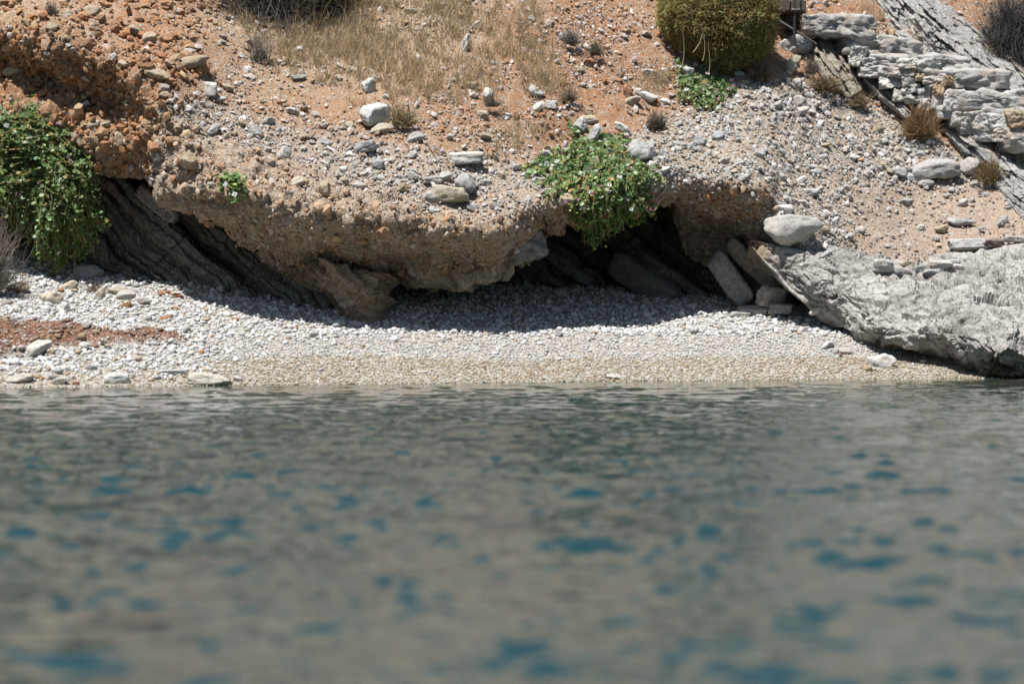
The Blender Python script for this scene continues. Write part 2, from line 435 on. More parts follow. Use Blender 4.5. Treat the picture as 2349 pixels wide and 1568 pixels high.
V1X = [-400, 330, 380, 470, 560, 650, 750, 900, 1050, 1200, 1330, 1450, 1560, 1640, 1700, 1800, 1950, 2050, 2150, 2349, 2800]
V1Y = [600, 600, 212, 225, 250, 280, 305, 330, 345, 365, 330, 310, 260, 215, 175, 172, 225, 262, 330, 415, 480]
def scree_top(u): return np.interp(u, V1X, V1Y)
B_U = [370, 400, 440, 500, 620, 700, 800, 900, 1000, 1085, 1180, 1260, 1320, 1400, 1500, 1560, 1640, 1740]
B_V = [232, 280, 308, 325, 365, 395, 430, 462, 490, 505, 500, 476, 468, 450, 440, 428, 434, 436]
def face_v(u): return np.interp(u, B_U, B_V)
E_U = [370, 420, 500, 620, 700, 800, 900, 1000, 1085, 1180, 1260, 1320, 1400, 1500, 1560, 1640, 1740]
E_V = [400, 425, 468, 490, 497, 503, 508, 518, 530, 512, 482, 468, 450, 440, 428, 434, 436]
def edge_v(u): return np.interp(u, E_U, E_V)

HU = np.r_[np.linspace(-2300, -90, 36), np.arange(-70, 2430, 3.4), np.linspace(2450, 4600, 36)]
HT = np.r_[np.r_[np.linspace(-2600, -1800, 16)[:-1], np.linspace(-1800, -60, 40)], np.linspace(-40, 0, 8)[:-1]]
NV = 190
def hill_grid():
    nu = len(HU); j = fbm(np.stack([HU * .02, 0 * HU, 0 * HU], -1), 1, 3, 2) * 9 + fbm(np.stack([HU * .09, 0 * HU, 0 * HU], -1), 1, 2, 12) * 5
    L = lip_v(HU) + j * sstep(1790, 1740, HU)
    t = np.linspace(0, 1, NV)
    vv = np.concatenate([np.repeat(HT[:, None], nu, 1), t[:, None] * L[None]], 0)
    UU = np.broadcast_to(HU, vv.shape)
    Y = hill_y(UU, vv)
    P = W(UU, vv, Y)
    N = grid_normals(P); N = np.where((N[..., 1] > 0)[..., None], -N, N)
    # roughness of the ground: more on the eroded faces
    cliffy = np.clip(sstep(420, 330, UU) * sstep(-60, 60, vv - np.interp(UU, [0, 370], [40, 170])), 0, 1)
    ev = face_v(UU)
    face = sstep(-25, 10, vv - ev) * sstep(330, 390, UU) * sstep(1790, 1740, UU)
    soft = 1 - np.clip(cliffy + face, 0, 1)
    d = .045 * fbm(P, 1.7, 4, 20) + soft * .02 * fbm(P, 7, 4, 21)
    d = d + np.clip(cliffy, 0, 1) * (.12 * ridged(P * C(1, 1, .8), 1.6, 4, 22) + .045 * fbm(P, 8, 4, 23) + .10 * facet(P, 5, 28, .8, .8) + .04 * facet(P, 14, 29, .8, .9))
    d = d + face * (.085 * fbm(P * C(1, 1, 1.5), 2.6, 4, 24) + .06 * ridged(P * C(.8, 1, 1.7), 4, 4, 25) + .09 * facet(P * C(1, 1, 1.5), 4.5, 26, .8, .7) + .03 * facet(P, 13, 27, .8, .8))
    wd, wv = worley(P, 11, 30); d = d + (cliffy * .6 + face * .5 + .22) * .035 * np.clip(.55 - wd, 0, 1) * (wv > .45)
    near = (UU > -200) & (UU < 2500) & (vv > -100)
    d = np.where(near, d, d + .5 * fbm(P, .35, 4, 28))
    P = P + N * d[..., None]
    # ceiling of the caves running back under the hill
    lipP = P[-1]; K = 30
    back = []
    for k in range(1, K + 1):
        q = lipP.copy(); a = k / K
        q[:, 1] = lipP[:, 1] + 4.0 * a ** 1.3
        q[:, 2] = lipP[:, 2] + .10 * np.sin(a * np.pi) + .25 * a
        n = fbm(q, 2.2, 4, 33)
        q[:, 2] += .10 * n * min(1, k / 4); back.append(q)
    Pall = np.concatenate([P, np.stack(back)], 0)
    return UU, vv, P, Pall
UU, VV, HP, HALL = hill_grid()
HN = grid_normals(HP); HN = np.where((HN[..., 1] > 0.3)[..., None], -HN, HN)

def hill_colour():
    nu = UU.shape[1]; P = HP
    n1 = fbm(P, 1.3, 4, 40); n2 = fbm(P, 5, 4, 41)
    orange = C(.40, .185, .085); ochre = C(.43, .255, .135); scree = C(.46, .40, .345); pink = C(.40, .27, .205)
    congl = C(.52, .33, .205); dark_or = C(.38, .17, .07); terrace = C(.43, .305, .24)
    sv = scree_top(UU) + 26 * n1 + 14 * n2
    c = np.broadcast_to(orange, P.shape)
    c = mix(c, ochre, sstep(.0, .5, n1 + .3 * n2) * .8)
    dryz = np.exp(-(((UU - 830) / 330) ** 2 + ((VV - 90) / 130) ** 2))
    c = mix(c, C(.40, .29, .18), np.clip(dryz * 1.1, 0, .8))
    c = mix(c, scree, sstep(-12, 25, VV - sv) * (.75 + .25 * sstep(1300, 1500, UU)))
    c = mix(c, C(.47, .43, .385), sstep(-12, 25, VV - sv) * sstep(1350, 1550, UU) * .7)
    tr = sstep(1880, 1990, UU) * sstep(395, 450, VV + 20 * n2)
    c = mix(c, terrace * (1 + .12 * n2)[..., None], tr * .9)
    ev = face_v(UU) + 20 * n2 + 16 * n1
    fc = sstep(-34, 26, VV - ev) * sstep(340, 390, UU) * sstep(1800, 1750, UU)
    c = mix(c, congl * (1 + .2 * n2)[..., None], fc)
    band = fc * sstep(34, 6, np.abs(VV - edge_v(UU) - 6 + 14 * n1)) * sstep(760, 850, UU)
    c = mix(c, dark_or, band * .6)
    c = mix(c, C(.44, .245, .14), fc * sstep(10, 60, VV - edge_v(UU)) * .75)
    c = mix(c, C(.34, .14, .05), fc * sstep(1235, 1275, UU) * sstep(62, 34, VV - ev) * .9)
    c = mix(c, C(.22, .16, .12), fc * sstep(1540, 1560, UU) * sstep(45, 75, VV - ev))  # shade beneath the right hanging mass put into its colour
    tan = .7 * fc * sstep(700, 740, UU) * sstep(925, 890, UU) * sstep(585, 640, VV + 15 * n2)
    c = mix(c, C(.36, .275, .165), tan)
    lipband = fc * sstep(930, 980, UU) * sstep(1240, 1200, UU) * sstep(52, 25, lip_v(UU) - VV + 8 * n2)
    c = mix(c, C(.46, .38, .27), lipband * .8)
    cl = sstep(400, 350, UU) * sstep(0, 60, VV - np.interp(UU, [0, 370], [30, 170]))
    c = mix(c, C(.40, .19, .08), cl * .8)
    c = mix(c, C(.38, .26, .16), cl * sstep(.1, .5, n1 - .2 * n2) * .5)
    c = mix(c, C(.50, .375, .235) * (1 + .25 * n2)[..., None], sstep(-40, -200, VV))
    dens = .34 + .22 * n1 + .35 * sstep(-12, 25, VV - sv) * (1 - tr * .3) + .1 * fc
    dens = dens * (1 - sstep(-40, -200, VV)) 
    c = np.clip(c, 0, 1)
    return np.concatenate([c, np.clip(dens, .04, .9)[..., None]], -1)
HC = hill_colour()
cc = np.concatenate([HC, np.broadcast_to(HC[-1] * C(.9, .9, .9, 1), (30,) + HC[-1].shape)], 0)
tag(link('hillside', mesh_np('hillside', HALL.reshape(-1, 3), grid_faces(*HALL.shape[:2]), M_HILL, cc.reshape(-1, 4), True)), 'red earth slope with grey scree undercut by two low caves', kind='structure')

def hill_ix(u, v):
    u = np.atleast_1d(np.asarray(u, float)); v = np.atleast_1d(np.asarray(v, float))
    i = np.clip(np.searchsorted(HU, u), 0, len(HU) - 1)
    L = VV[-1, i]; nt = len(HT)
    t = np.clip(np.round(v / np.maximum(L, 1) * (NV - 1)), 0, NV - 1).astype(int) + nt
    up = v < 0
    if up.any(): t = np.where(up, np.clip(np.searchsorted(HT, v), 0, nt - 1), t)
    return t, i
def hill_at(u, v):
    t, i = hill_ix(u, v); return HP[t, i], HN[t, i]

# ================================================================== CAVE BACK WALL: tilted beds
wall_y = TPS([(60, 330, 31.9), (60, 680, 31.2), (230, 380, 31.5), (230, 620, 31.0), (400, 440, 31.0), (420, 650, 30.75), (520, 560, 30.75), (560, 690, 30.45), (650, 640, 30.35), (740, 720, 30.0), (800, 760, 30.1), (820, 560, 30.5),
    (900, 740, 31.4), (900, 560, 31.7), (1050, 700, 32.0), (1200, 520, 32.7), (1200, 690, 32.1), (1400, 480, 32.9), (1400, 690, 32.2), (1550, 480, 32.8), (1600, 690, 32.2), (1760, 500, 32.4), (1800, 720, 31.7), (1950, 760, 31.8), (1950, 500, 32.4)])
def build_wall():
    us = np.arange(-200, 1960, 3.0); vs = np.arange(300, 790, 3.0)
    U, Vv = np.meshgrid(us, vs); Y = wall_y(U, Vv)
    P = W(U, Vv, Y)
    wob = 34 * fbm(P, 1.0, 3, 50) + 9 * fbm(P, 5, 3, 51)
    w = -.66 * U + .75 * Vv + wob
    def beds(w, T, ph):
        f = np.mod(w / T + ph, 1.0); k = np.floor(w / T + ph)
        h = _hash(k.astype(np.int64), 0 * k.astype(np.int64), 0 * k.astype(np.int64), 61)
        prof = np.where(f < .9, np.sqrt(np.clip(1 - (f / .9 - .35) ** 2 * 1.9, 0, 1)), .25)
        return prof, h
    p1, h1 = beds(w, 62, 0); p2, h2 = beds(w, 23, .3)
    along = .75 * U + .66 * Vv
    crack = np.mod(along / 170 + h1 * 7 + .1 * fbm(P, 3, 2, 52), 1.0); cr = sstep(.0, .03, np.minimum(crack, 1 - crack))
    Q = np.stack([along * .0045, w * .02, 0 * w], -1)
    Y2 = Y - (.15 * p1 + .24 * h1 + .05 * p2 + .06 * h2) * (.9 + .1 * cr) - .10 * fbm(Q, 1.6, 4, 56) - .05 * fbm(P, 2.5, 4, 53) - .015 * ridged(P, 9, 3, 57) - .13 * facet(np.stack([along * .006, w * .03, 0 * w], -1), 1.0, 58, .9, .9) - .05 * facet(np.stack([along * .016, w * .07, 0 * w], -1), 1.0, 59, .9, .9)
    P = W(U, Vv, Y2)
    g = np.clip(.5 + .5 * fbm(P, 3, 4, 54) + .25 * (h1 - .5), 0, 1)
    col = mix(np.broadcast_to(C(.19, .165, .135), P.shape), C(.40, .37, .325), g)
    col = col * (.78 - .2 * sstep(850, 1000, U))[..., None]  # cave shade put into the rock colour, deeper in the right cave
    col = mix(col, C(.30, .21, .12), sstep(.15, .5, fbm(P, 1.8, 3, 55)) * sstep(480, 600, U) * sstep(960, 800, U) * .8)
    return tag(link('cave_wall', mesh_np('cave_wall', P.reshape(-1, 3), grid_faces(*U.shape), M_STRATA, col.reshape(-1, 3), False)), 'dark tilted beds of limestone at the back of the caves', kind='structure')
build_wall()

# ================================================================== GREY LIMESTONE OUTCROP (right)
OT = np.array([(1722, 545), (1736, 553), (1764, 558), (1800, 566), (1842, 572), (1848, 556), (1888, 552), (1897, 541), (1922, 538), (1953, 538), (1981, 560), (2016, 572), (2035, 580), (2063, 594), (2098, 604), (2110, 590), (2174, 580), (2236, 580), (2258, 563), (2302, 560), (2349, 556), (2500, 560), (3200, 600)], float)
OB = np.array([(1722, 560), (1739, 587), (1777, 622), (1793, 650), (1815, 669), (1846, 694), (1871, 719), (1884, 738), (1915, 751), (1937, 748), (1960, 766), (1964, 792), (1982, 801), (2022, 810), (2054, 823), (2098, 832), (2161, 848), (2211, 861), (2349, 866), (2600, 880), (3200, 900)], float)
oc_y = TPS([(1722, 545, 30.4), (1740, 583, 30.25), (1780, 565, 30.15), (1803, 655, 30.05), (1850, 560, 30.3), (1850, 640, 29.72), (1880, 735, 29.92), (1900, 545, 30.5), (1900, 620, 29.8), (1900, 690, 29.65), (1920, 748, 29.8),
    (1955, 540, 30.7), (1960, 640, 29.7), (1960, 720, 29.2), (1965, 785, 29.35), (2000, 575, 30.5), (2000, 805, 29.35), (2010, 780, 28.85), (2035, 620, 29.95), (2050, 700, 29.1), (2098, 606, 30.3), (2100, 640, 29.85), (2100, 780, 28.5), (2100, 832, 29.1), (2150, 625, 30.0),
    (2160, 780, 28.3), (2160, 846, 28.85), (2200, 700, 28.7), (2200, 585, 30.5), (2215, 861, 28.5), (2220, 800, 28.0), (2300, 565, 30.7), (2300, 640, 29.7), (2320, 700, 28.9), (2300, 800, 27.75), (2300, 850, 27.85), (2349, 866, 27.9), (2349, 556, 30.7), (2450, 700, 28.9), (2500, 880, 27.6), (2500, 560, 30.9), (3200, 600, 31.5), (3200, 900, 27.0), (3200, 750, 29)])
OU = np.r_[np.arange(1722, 2420, 2.6), np.linspace(2425, 3200, 40)]
ONV = 150
def oc_grid():
    j = 4 * fbm(np.stack([OU * .05, 0 * OU, 0 * OU], -1), 1, 3, 71)
    T = np.interp(OU, OT[:, 0], OT[:, 1]) + j; B = np.interp(OU, OB[:, 0], OB[:, 1]) + j
    t = np.linspace(0, 1, ONV)[:, None]
    V = T + (B - T) * t; U = np.broadcast_to(OU, V.shape)
    Y = oc_y(U, V); P = W(U, V, Y)
    N = grid_normals(P); N = np.where((N[..., 1] > 0)[..., None], -N, N)
    edge = sstep(0, .08, t) * sstep(1, .96, t)
    q = P + .15 * np.stack([fbm(P, 2, 2, 72), fbm(P, 2, 2, 73), fbm(P, 2, 2, 74)], -1)
    q = np.stack([q[..., 0] * .8 - q[..., 2] * .6, q[..., 1], q[..., 0] * .6 + q[..., 2] * .8], -1)
    wd, wv = worley(q * C(.8, 1, 1.25), 4.2, 75)
    wd2, wv2 = worley(q * C(.8, 1, 1.3), 11, 78)
    d = .10 * fbm(P, 1.2, 3, 76) + .11 * facet(q * C(.7, 1, 1.3), 1.9, 81, 1.0, .5) + .045 * facet(q * C(.8, 1, 1.3), 5, 82, 1.0, .6) + .012 * facet(q, 14, 84, 1.0, .7) + .035 * fbm(P, 6, 4, 77) + .012 * fbm(P, 22, 3, 79) - .07 * sstep(.62, .9, ridged(q * C(1, 1, 1.4), 2.4, 3, 85)) - .03 * sstep(.6, .9, ridged(q, 7, 2, 86))
    # vertical runnels at the upper right
    run = np.sin(U * .12 + 5.5 * fbm(P, 1.3, 3, 80)) * sstep(2180, 2260, U) * sstep(.55, .3, t)
    d = d + .028 * run * (.5 + fbm(P, 2.5, 2, 87))
    P = P + N * (d * (.25 + .75 * edge))[..., None]
    rows = []
    front_top, front_bot = P[0], P[-1]
    top = [front_top + C(0, dy, -dz) for dy, dz in ((1.6, 1.0), (.9, .35), (.4, .10), (.15, .02))]
    bot = [front_bot + C(0, dy, -dz) for dy, dz in ((.25, .0), (.6, -.02), (1.0, -.06))]
    A = np.concatenate([np.stack(top), P, np.stack(bot)], 0)
    fl = [A[:, :1] + C(.02 * k, dy, 0) for k, dy in ((3, 1.5), (2, .8), (1, .3))]
    return U, V, P, np.concatenate(fl + [A], 1), d
OUg, OVg, OP, OALL, Od = oc_grid()
ON = grid_normals(OP); ON = np.where((ON[..., 1] > 0)[..., None], -ON, ON)
def oc_at(u, v):
    i = np.clip(np.searchsorted(OU, np.atleast_1d(u)), 0, len(OU) - 1)
    t = (np.atleast_1d(v) - OVg[0, i]) / (OVg[-1, i] - OVg[0, i])
    k = np.clip(np.round(t * (ONV - 1)), 0, ONV - 1).astype(int)
    return OP[k, i], ON[k, i], t
n = fbm(OP, 2.2, 4, 81); n2 = fbm(OP, 9, 4, 82)
oc = mix(np.broadcast_to(C(.44, .42, .385), OP.shape), C(.59, .565, .525), np.clip(.5 + .9 * n + .5 * n2, 0, 1))
oc = mix(oc, C(.19, .175, .15), sstep(.05, .45, n2 - .3 * n) * .5)
oc = mix(oc, C(.43, .31, .19), sstep(1815, 1735, OUg) * sstep(640, 560, OVg) * .7)
tt = np.linspace(0, 1, ONV)[:, None]
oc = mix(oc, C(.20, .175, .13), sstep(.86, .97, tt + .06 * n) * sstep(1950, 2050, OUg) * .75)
oc = mix(oc, C(.10, .085, .05), sstep(832, 858, OVg + 10 * n) * sstep(2150, 2230, OUg) * .9)        # algae at the waterline
oc = np.concatenate([np.repeat(oc[:1], 4, 0), oc, np.repeat(oc[-1:], 3, 0)], 0); oc = np.concatenate([np.repeat(oc[:, :1], 3, 1), oc], 1)
tag(link('limestone_outcrop', mesh_np('limestone_outcrop', OALL.reshape(-1, 3), grid_faces(*OALL.shape[:2]), M_LIME, oc.reshape(-1, 3), False)), 'massive pitted grey limestone outcrop that reaches the water at the right', 'rock outcrop')

def surf_at(u, v):
    """where the ground shows at (u, v): outcrop, hill or beach -> point, normal, name"""
    best = None
    if u > 1724:
        p, nn, t = oc_at(u, v)
        if -.02 <= t[0] <= 1.0: best = (p[0], nn[0], 'outcrop')
    if v < lip_v(u) - 2:
        p, nn = hill_at(u, v)
        if best is None or p[0][1] < best[0][1]: best = (p[0], nn[0], 'hill')
    if best is None:
        y = beach_hit(u, v); best = (W(u, v, y), C(0, -.18, .98), 'beach')
    return best

# ================================================================== WATER
def build_water():
    ys = [5.0]
    while ys[-1] < 30.5: ys.append(ys[-1] + .010 + .0008 * ys[-1])
    ys = np.array(ys); a = np.linspace(-.255, .255, 620)
    A, Y = np.meshgrid(a, ys); X = A * Y
    r = np.random.default_rng(11); Z = 0 * X
    jx = .18 * fbm(np.stack([X, Y, 0 * X], -1), .9, 2, 90); jy = .18 * fbm(np.stack([X, Y, 0 * X], -1), .9, 2, 91)
    for i in range(84):
        lam = .10 * (4.2 ** (r.random() ** 1.1)); th = r.normal(math.pi / 2, .72)
        k = 2 * math.pi / lam
        steep = .0132 * (lam / .3) ** -.12
        ph = r.uniform(0, 6.28)
        fade = np.clip((lam - 1.2 * (.010 + .0008 * Y)) / lam, 0, 1)
        Z += steep / k * np.sin(k * (math.cos(th) * (X + jx) + math.sin(th) * (Y + jy)) + ph) * fade
    patch = .72 + .12 * fbm(np.stack([X * .5, Y * .25, 0 * X], -1), 1, 3, 92) + 3.3 * sstep(-.05, .55, fbm(np.stack([X * 3.3, Y * 6.0, 0 * X], -1), 1, 3, 93))
    s = Y - shore_y(np.clip(X, -9, 9))
    Z *= patch * (.35 + .65 * sstep(-.05, -1.6, s)) * (1 - .42 * sstep(13, 25, Y))
    V = np.stack([X, Y, Z], -1).reshape(-1, 3); Fc = grid_faces(*X.shape)
    # open sea all round, a little below the ripples
    o = len(V); B = [(-400, -400), (400, -400), (400, 30), (-400, 30)]
    V = np.concatenate([V, [(x, y, -.035) for x, y in B]]); Fc = np.concatenate([Fc, [[o, o + 1, o + 2, o + 3]]])
    m, nt, b = mat_base('sea water')
    out = nt.nodes['Material Output']
    geo = nd(nt, 'ShaderNodeNewGeometry'); sep = nd(nt, 'ShaderNodeSeparateXYZ'); nt.links.new(geo.outputs['Position'], sep.inputs[0])
    # depth of water: distance from the waterline
    ma = nd(nt, 'ShaderNodeMath', operation='MULTIPLY_ADD'); nt.links.new(sep.outputs['X'], ma.inputs[0]); ma.inputs[1].default_value = .217; ma.inputs[2].default_value = 27.1
    dd = nd(nt, 'ShaderNodeMath', operation='SUBTRACT'); nt.links.new(ma.outputs[0], dd.inputs[0]); nt.links.new(sep.outputs['Y'], dd.inputs[1])
    mr = nd(nt, 'ShaderNodeMapRange'); nt.links.new(dd.outputs[0], mr.inputs['Value']); mr.inputs['From Min'].default_value = 0; mr.inputs['From Max'].default_value = 12
    body = ramp(nt, mr.outputs[0], [(0, (.05, .08, .06)), (.05, (.048, .052, .038)), (.3, (.022, .040, .035)), (1, (.008, .034, .042))])
    nt.links.new(body, b.inputs['Base Color'])
    b.inputs['Roughness'].default_value = .04; b.inputs['IOR'].default_value = 1.33; b.inputs['Specular IOR Level'].default_value = .5
    nz = nd(nt, 'ShaderNodeTexNoise', Scale=14.0, Detail=3.0); nt.links.new(geo.outputs['Position'], nz.inputs['Vector'])
    bp = nd(nt, 'ShaderNodeBump', Strength=.15, Distance=.01); nt.links.new(nz.outputs['Fac'], bp.inputs['Height']); nt.links.new(bp.outputs['Normal'], b.inputs['Normal'])
    me = mesh_np('sea', V, Fc, m, None, True)
    return tag(link('sea', me), 'calm sea with small ripples that mirror the slope', kind='structure')
build_water()

# ================================================================== LOOSE STONES NOBODY COULD COUNT
SH_ANG = [rock_shape(1, 100 + k, 9, 0) for k in range(14)]
SH_PEB = [pebble_shape(1, 200 + k) for k in range(8)]
SH_TINY = [rock_shape(1, 300 + k, 7, 0, 1) for k in range(8)]
GREY, WHITE, TAN, ORNG, BROWN, BLUEG = C(.51, .495, .47), C(.76, .75, .73), C(.50, .385, .26), C(.45, .235, .12), C(.30, .21, .145), C(.455, .45, .44)

def palette(n, weights, rng):
    pal = np.stack([GREY, WHITE, TAN, ORNG, BROWN, BLUEG]); w = np.array(weights, float)
    c = pal[rng.choice(6, n, p=w / w.sum())] * rng.uniform(.78, 1.15, (n, 1)) * rng.uniform(.96, 1.04, (n, 3))
    return np.clip(c, 0, .8)

KEEP_OUT = []      # (u, v, ru, rv): foot of a bush, where stones would poke out
def hill_stones(name, n, dpx, weight, pal, label, shapes=SH_ANG, sink=.24, dust=.32, flat=.62, seed=1, tilt=.45, smooth=False, smax=18):
    rng = np.random.default_rng(seed)
    u = rng.uniform(-60, 2420, n * 6); v = rng.uniform(-35, 1, n * 6) * 0 + rng.uniform(-35, 760, n * 6)
    ok = v < lip_v(u) - 1
    u, v = u[ok], v[ok]
    p = weight(u, v); k = rng.random(len(u)) < p
    u, v = u[k][:n], v[k][:n]; n = len(u)
    t, i = hill_ix(u, v); pos, nor = HP[t, i], HN[t, i]
    pos = pos + rng.normal(size=(n, 3)) * .012
    d = np.clip(np.exp(rng.normal(math.log(dpx * .92), .60, n)), 2.2, smax) * pos[:, 1] / F
    sc = np.stack([d * rng.uniform(.5, .85, n), d * rng.uniform(.42, .62, n), d * flat * rng.uniform(.4, .65, n)], -1)
    pos = pos + nor * (sc[:, 2] * (1 - 2 * sink))[:, None]
    dk = (dust * rng.uniform(.4, 1.6, n))[:, None]; cl = palette(n, pal, rng); cl = cl * (1 - dk) + np.clip(HC[t, i][:, :3] * 1.05, 0, 1) * dk
    me = scatter_mesh(name, shapes, pos, rot_mats(n, rng, nor, tilt), sc, cl, M_STONE, smooth, rng)
    return tag(link(name, me), label, kind='stuff')

def w_scree(u, v):
    p = np.stack([u * .004, v * .008, 0 * u], -1)
    sv = scree_top(u) + 26 * fbm(p, 1.3, 3, 40)
    tr = sstep(1890, 1990, u) * sstep(400, 450, v)
    fc = sstep(-25, 25, v - face_v(u) + 20 * fbm(p, 4, 3, 120)) * sstep(360, 400, u) * sstep(1790, 1750, u)
    return sstep(-30, 22, v - sv) * (.7 + .3 * sstep(1250, 1450, u)) * (1 - .88 * tr) * (1 - .9 * fc) * (.55 + .45 * np.clip(.5 + fbm(p, 3, 3, 101), 0, 1)) * (1 - .75 * sstep(1880, 1990, u) * sstep(270, 300, v) * 0)
def w_upper(u, v):
    p = np.stack([u * .004, v * .008, 0 * u], -1)
    sv = scree_top(u) + 26 * fbm(p, 1.3, 3, 40)
    g = np.clip(.46 + 1.9 * fbm(p, 2.2, 4, 103), .10, 1)
    return sstep(20, -20, v - sv) * sstep(400, 560, u + .35 * v) * g * (1 - .45 * np.exp(-(((u - 800) / 260) ** 2 + ((v - 80) / 110) ** 2)))
def w_cliff(u, v):
    return sstep(560, 440, u + .35 * v) * np.clip(.55 + .8 * fbm(np.stack([u * .004, v * .008, 0 * u], -1), 3, 3, 104), .1, 1)
def w_face(u, v):
    return sstep(-30, 10, v - face_v(u)) * sstep(360, 400, u) * sstep(1790, 1750, u) * np.clip(.5 + fbm(np.stack([u * .006, v * .012, 0 * u], -1), 3, 3, 105), .15, 1)
def w_terr(u, v):
    return sstep(1880, 1960, u) * sstep(395, 440, v) * .5

hill_stones('scree', 14500, 6.1, w_scree, [5, 2.2, 1.3, .45, .5, 4], 'grey and white scree on the lower slope', seed=2, smax=17)
hill_stones('scree_gravel', 15000, 3.6, w_scree, [5, 2.2, 2, .9, .6, 3], 'fine grey gravel between the scree', SH_TINY, seed=3, smax=7)
hill_stones('slope_rubble', 9500, 5.4, w_upper, [2.4, 3.6, 2.6, 1.0, .4, .8], 'white and tan rubble on the red earth', sink=.3, seed=4, smax=20)
hill_stones('slope_gravel', 11000, 2.9, w_upper, [2, 3, 3, 1.6, .6, .6], 'small pale gravel on the red earth', SH_TINY, seed=5, smax=6)
hill_stones('cliff_rubble', 8500, 8.2, w_cliff, [.15, .25, 4.6, 4.0, .8, .05], 'tan and orange stones packed in the left bank', seed=6, smax=30, sink=.25, tilt=.6, flat=.8, dust=.4)
hill_stones('cliff_gravel', 8000, 3.4, w_cliff, [.2, .2, 3, 4.2, 1.4, .1], 'orange gravel packed in the left bank', SH_TINY, seed=7, smax=7, sink=.2)
hill_stones('conglomerate_pebbles', 10000, 5.4, w_face, [1.2, .4, 3.4, 1.6, 2.0, .7], 'pebbles cemented in the overhanging face', SH_PEB + SH_ANG[:6], seed=8, smax=24, sink=.33, flat=.85, tilt=.4, dust=.5)
hill_stones('terrace_gravel', 5200, 3.9, w_terr, [4, 1.2, 1.6, 1.2, .8, 2.5], 'sparse grey gravel on the pinkish terrace', seed=9, smax=13, smooth=True, shapes=SH_PEB)

def beach_stones(name, n, dm, weight, pal, label, shapes, seed, smax, smin=.008, sd=.42, dust=None):
    rng = np.random.default_rng(seed)
    x = rng.uniform(-6, 5.6, n * 8); s = rng.uniform(-.1, 6.6, n * 8); y = shore_y(x) + s
    k = rng.random(len(x)) < weight(x, y, s); x, y, s = x[k][:n], y[k][:n], s[k][:n]; n = len(x)
    z = beach_z(x, y)
    d = np.clip(np.exp(rng.normal(math.log(dm), sd, n)), smin, smax)
    sc = np.stack([d * rng.uniform(.5, .8, n), d * rng.uniform(.45, .6, n), d * rng.uniform(.25, .45, n)], -1)
    pos = np.stack([x, y, z + sc[:, 2] * .55], -1)
    nor = np.broadcast_to(C(0, -.18, .98), pos.shape)
    c = palette(n, pal, rng)
    if dust is not None: c = c * .5 + dust * .5
    me = scatter_mesh(name, shapes, pos, rot_mats(n, rng, nor, .35), sc, c, M_STONE, True, rng)
    return tag(link(name, me), label, kind='stuff')
def nz2(x, y, sc, s): return fbm(np.stack([x, y, 0 * x], -1), sc, 3, s)
def w_white(x, y, s):
    left = sstep(-2.3, -3.4, x)
    sj = s + .25 * nz2(x, y, 2.2, 6)
    return np.clip(np.maximum(sstep(1.55, 2.0, sj), left * sstep(.25, .7, sj)), 0, 1) * (1 - .96 * sstep(.15, .5, bank_mask(x, y))) * sstep(7, 5.6, s)
def w_fine(x, y, s): return (1 - bank_mask(x, y)) * sstep(-.12, .02, s) * sstep(2.0, 1.5, s) * (1 - .6 * sstep(-2.6, -3.4, x))
def w_midl(x, y, s): return (1 - bank_mask(x, y)) * sstep(.05, .3, s) * sstep(2.6, 1.6, s) * (sstep(-2.2, -3.6, x) * .9 + .05 + .2 * sstep(.8, 1.3, s) * sstep(-.2, .5, nz2(x, y, 1.6, 111)))
def w_bank(x, y, s): return bank_mask(x, y)
beach_stones('white_pebbles', 34000, .028, w_white, [2.2, 13, .5, .05, .05, 1.6], 'white and pale grey pebbles at the back of the beach', SH_ANG + SH_PEB[:4], 21, .075)
beach_stones('wet_shingle', 11000, .018, lambda x, y, s: w_fine(x, y, s) * sstep(1.15, .9, s + .2 * nz2(x, y, 2.2, 6)), [2.6, 1.8, 3.6, .6, 1.6, 1], 'fine tan shingle at the waterline', SH_TINY, 29, .032, .009, .35, C(.40, .335, .215))
beach_stones('shingle', 10000, .02, lambda x, y, s: w_fine(x, y, s) * sstep(.9, 1.15, s + .2 * nz2(x, y, 2.2, 6)), [4, 6, 1.2, .2, .3, 2], 'fine pale grey shingle in the middle of the beach', SH_TINY, 22, .034, .009, .35, C(.56, .55, .525))
beach_stones('small_cobbles', 900, .042, w_midl, [3, 6, 3, .5, .3, 1.6], 'pale cobbles strewn over the shingle', SH_PEB + SH_ANG[:6], 23, .10)
beach_stones('bank_gravel', 2600, .03, w_bank, [2.0, .5, 1.5, .8, 3.4, .8], 'brown gravel in the low red clay bank', SH_PEB + SH_ANG[:6], 24, .085, dust=C(.23, .135, .09))

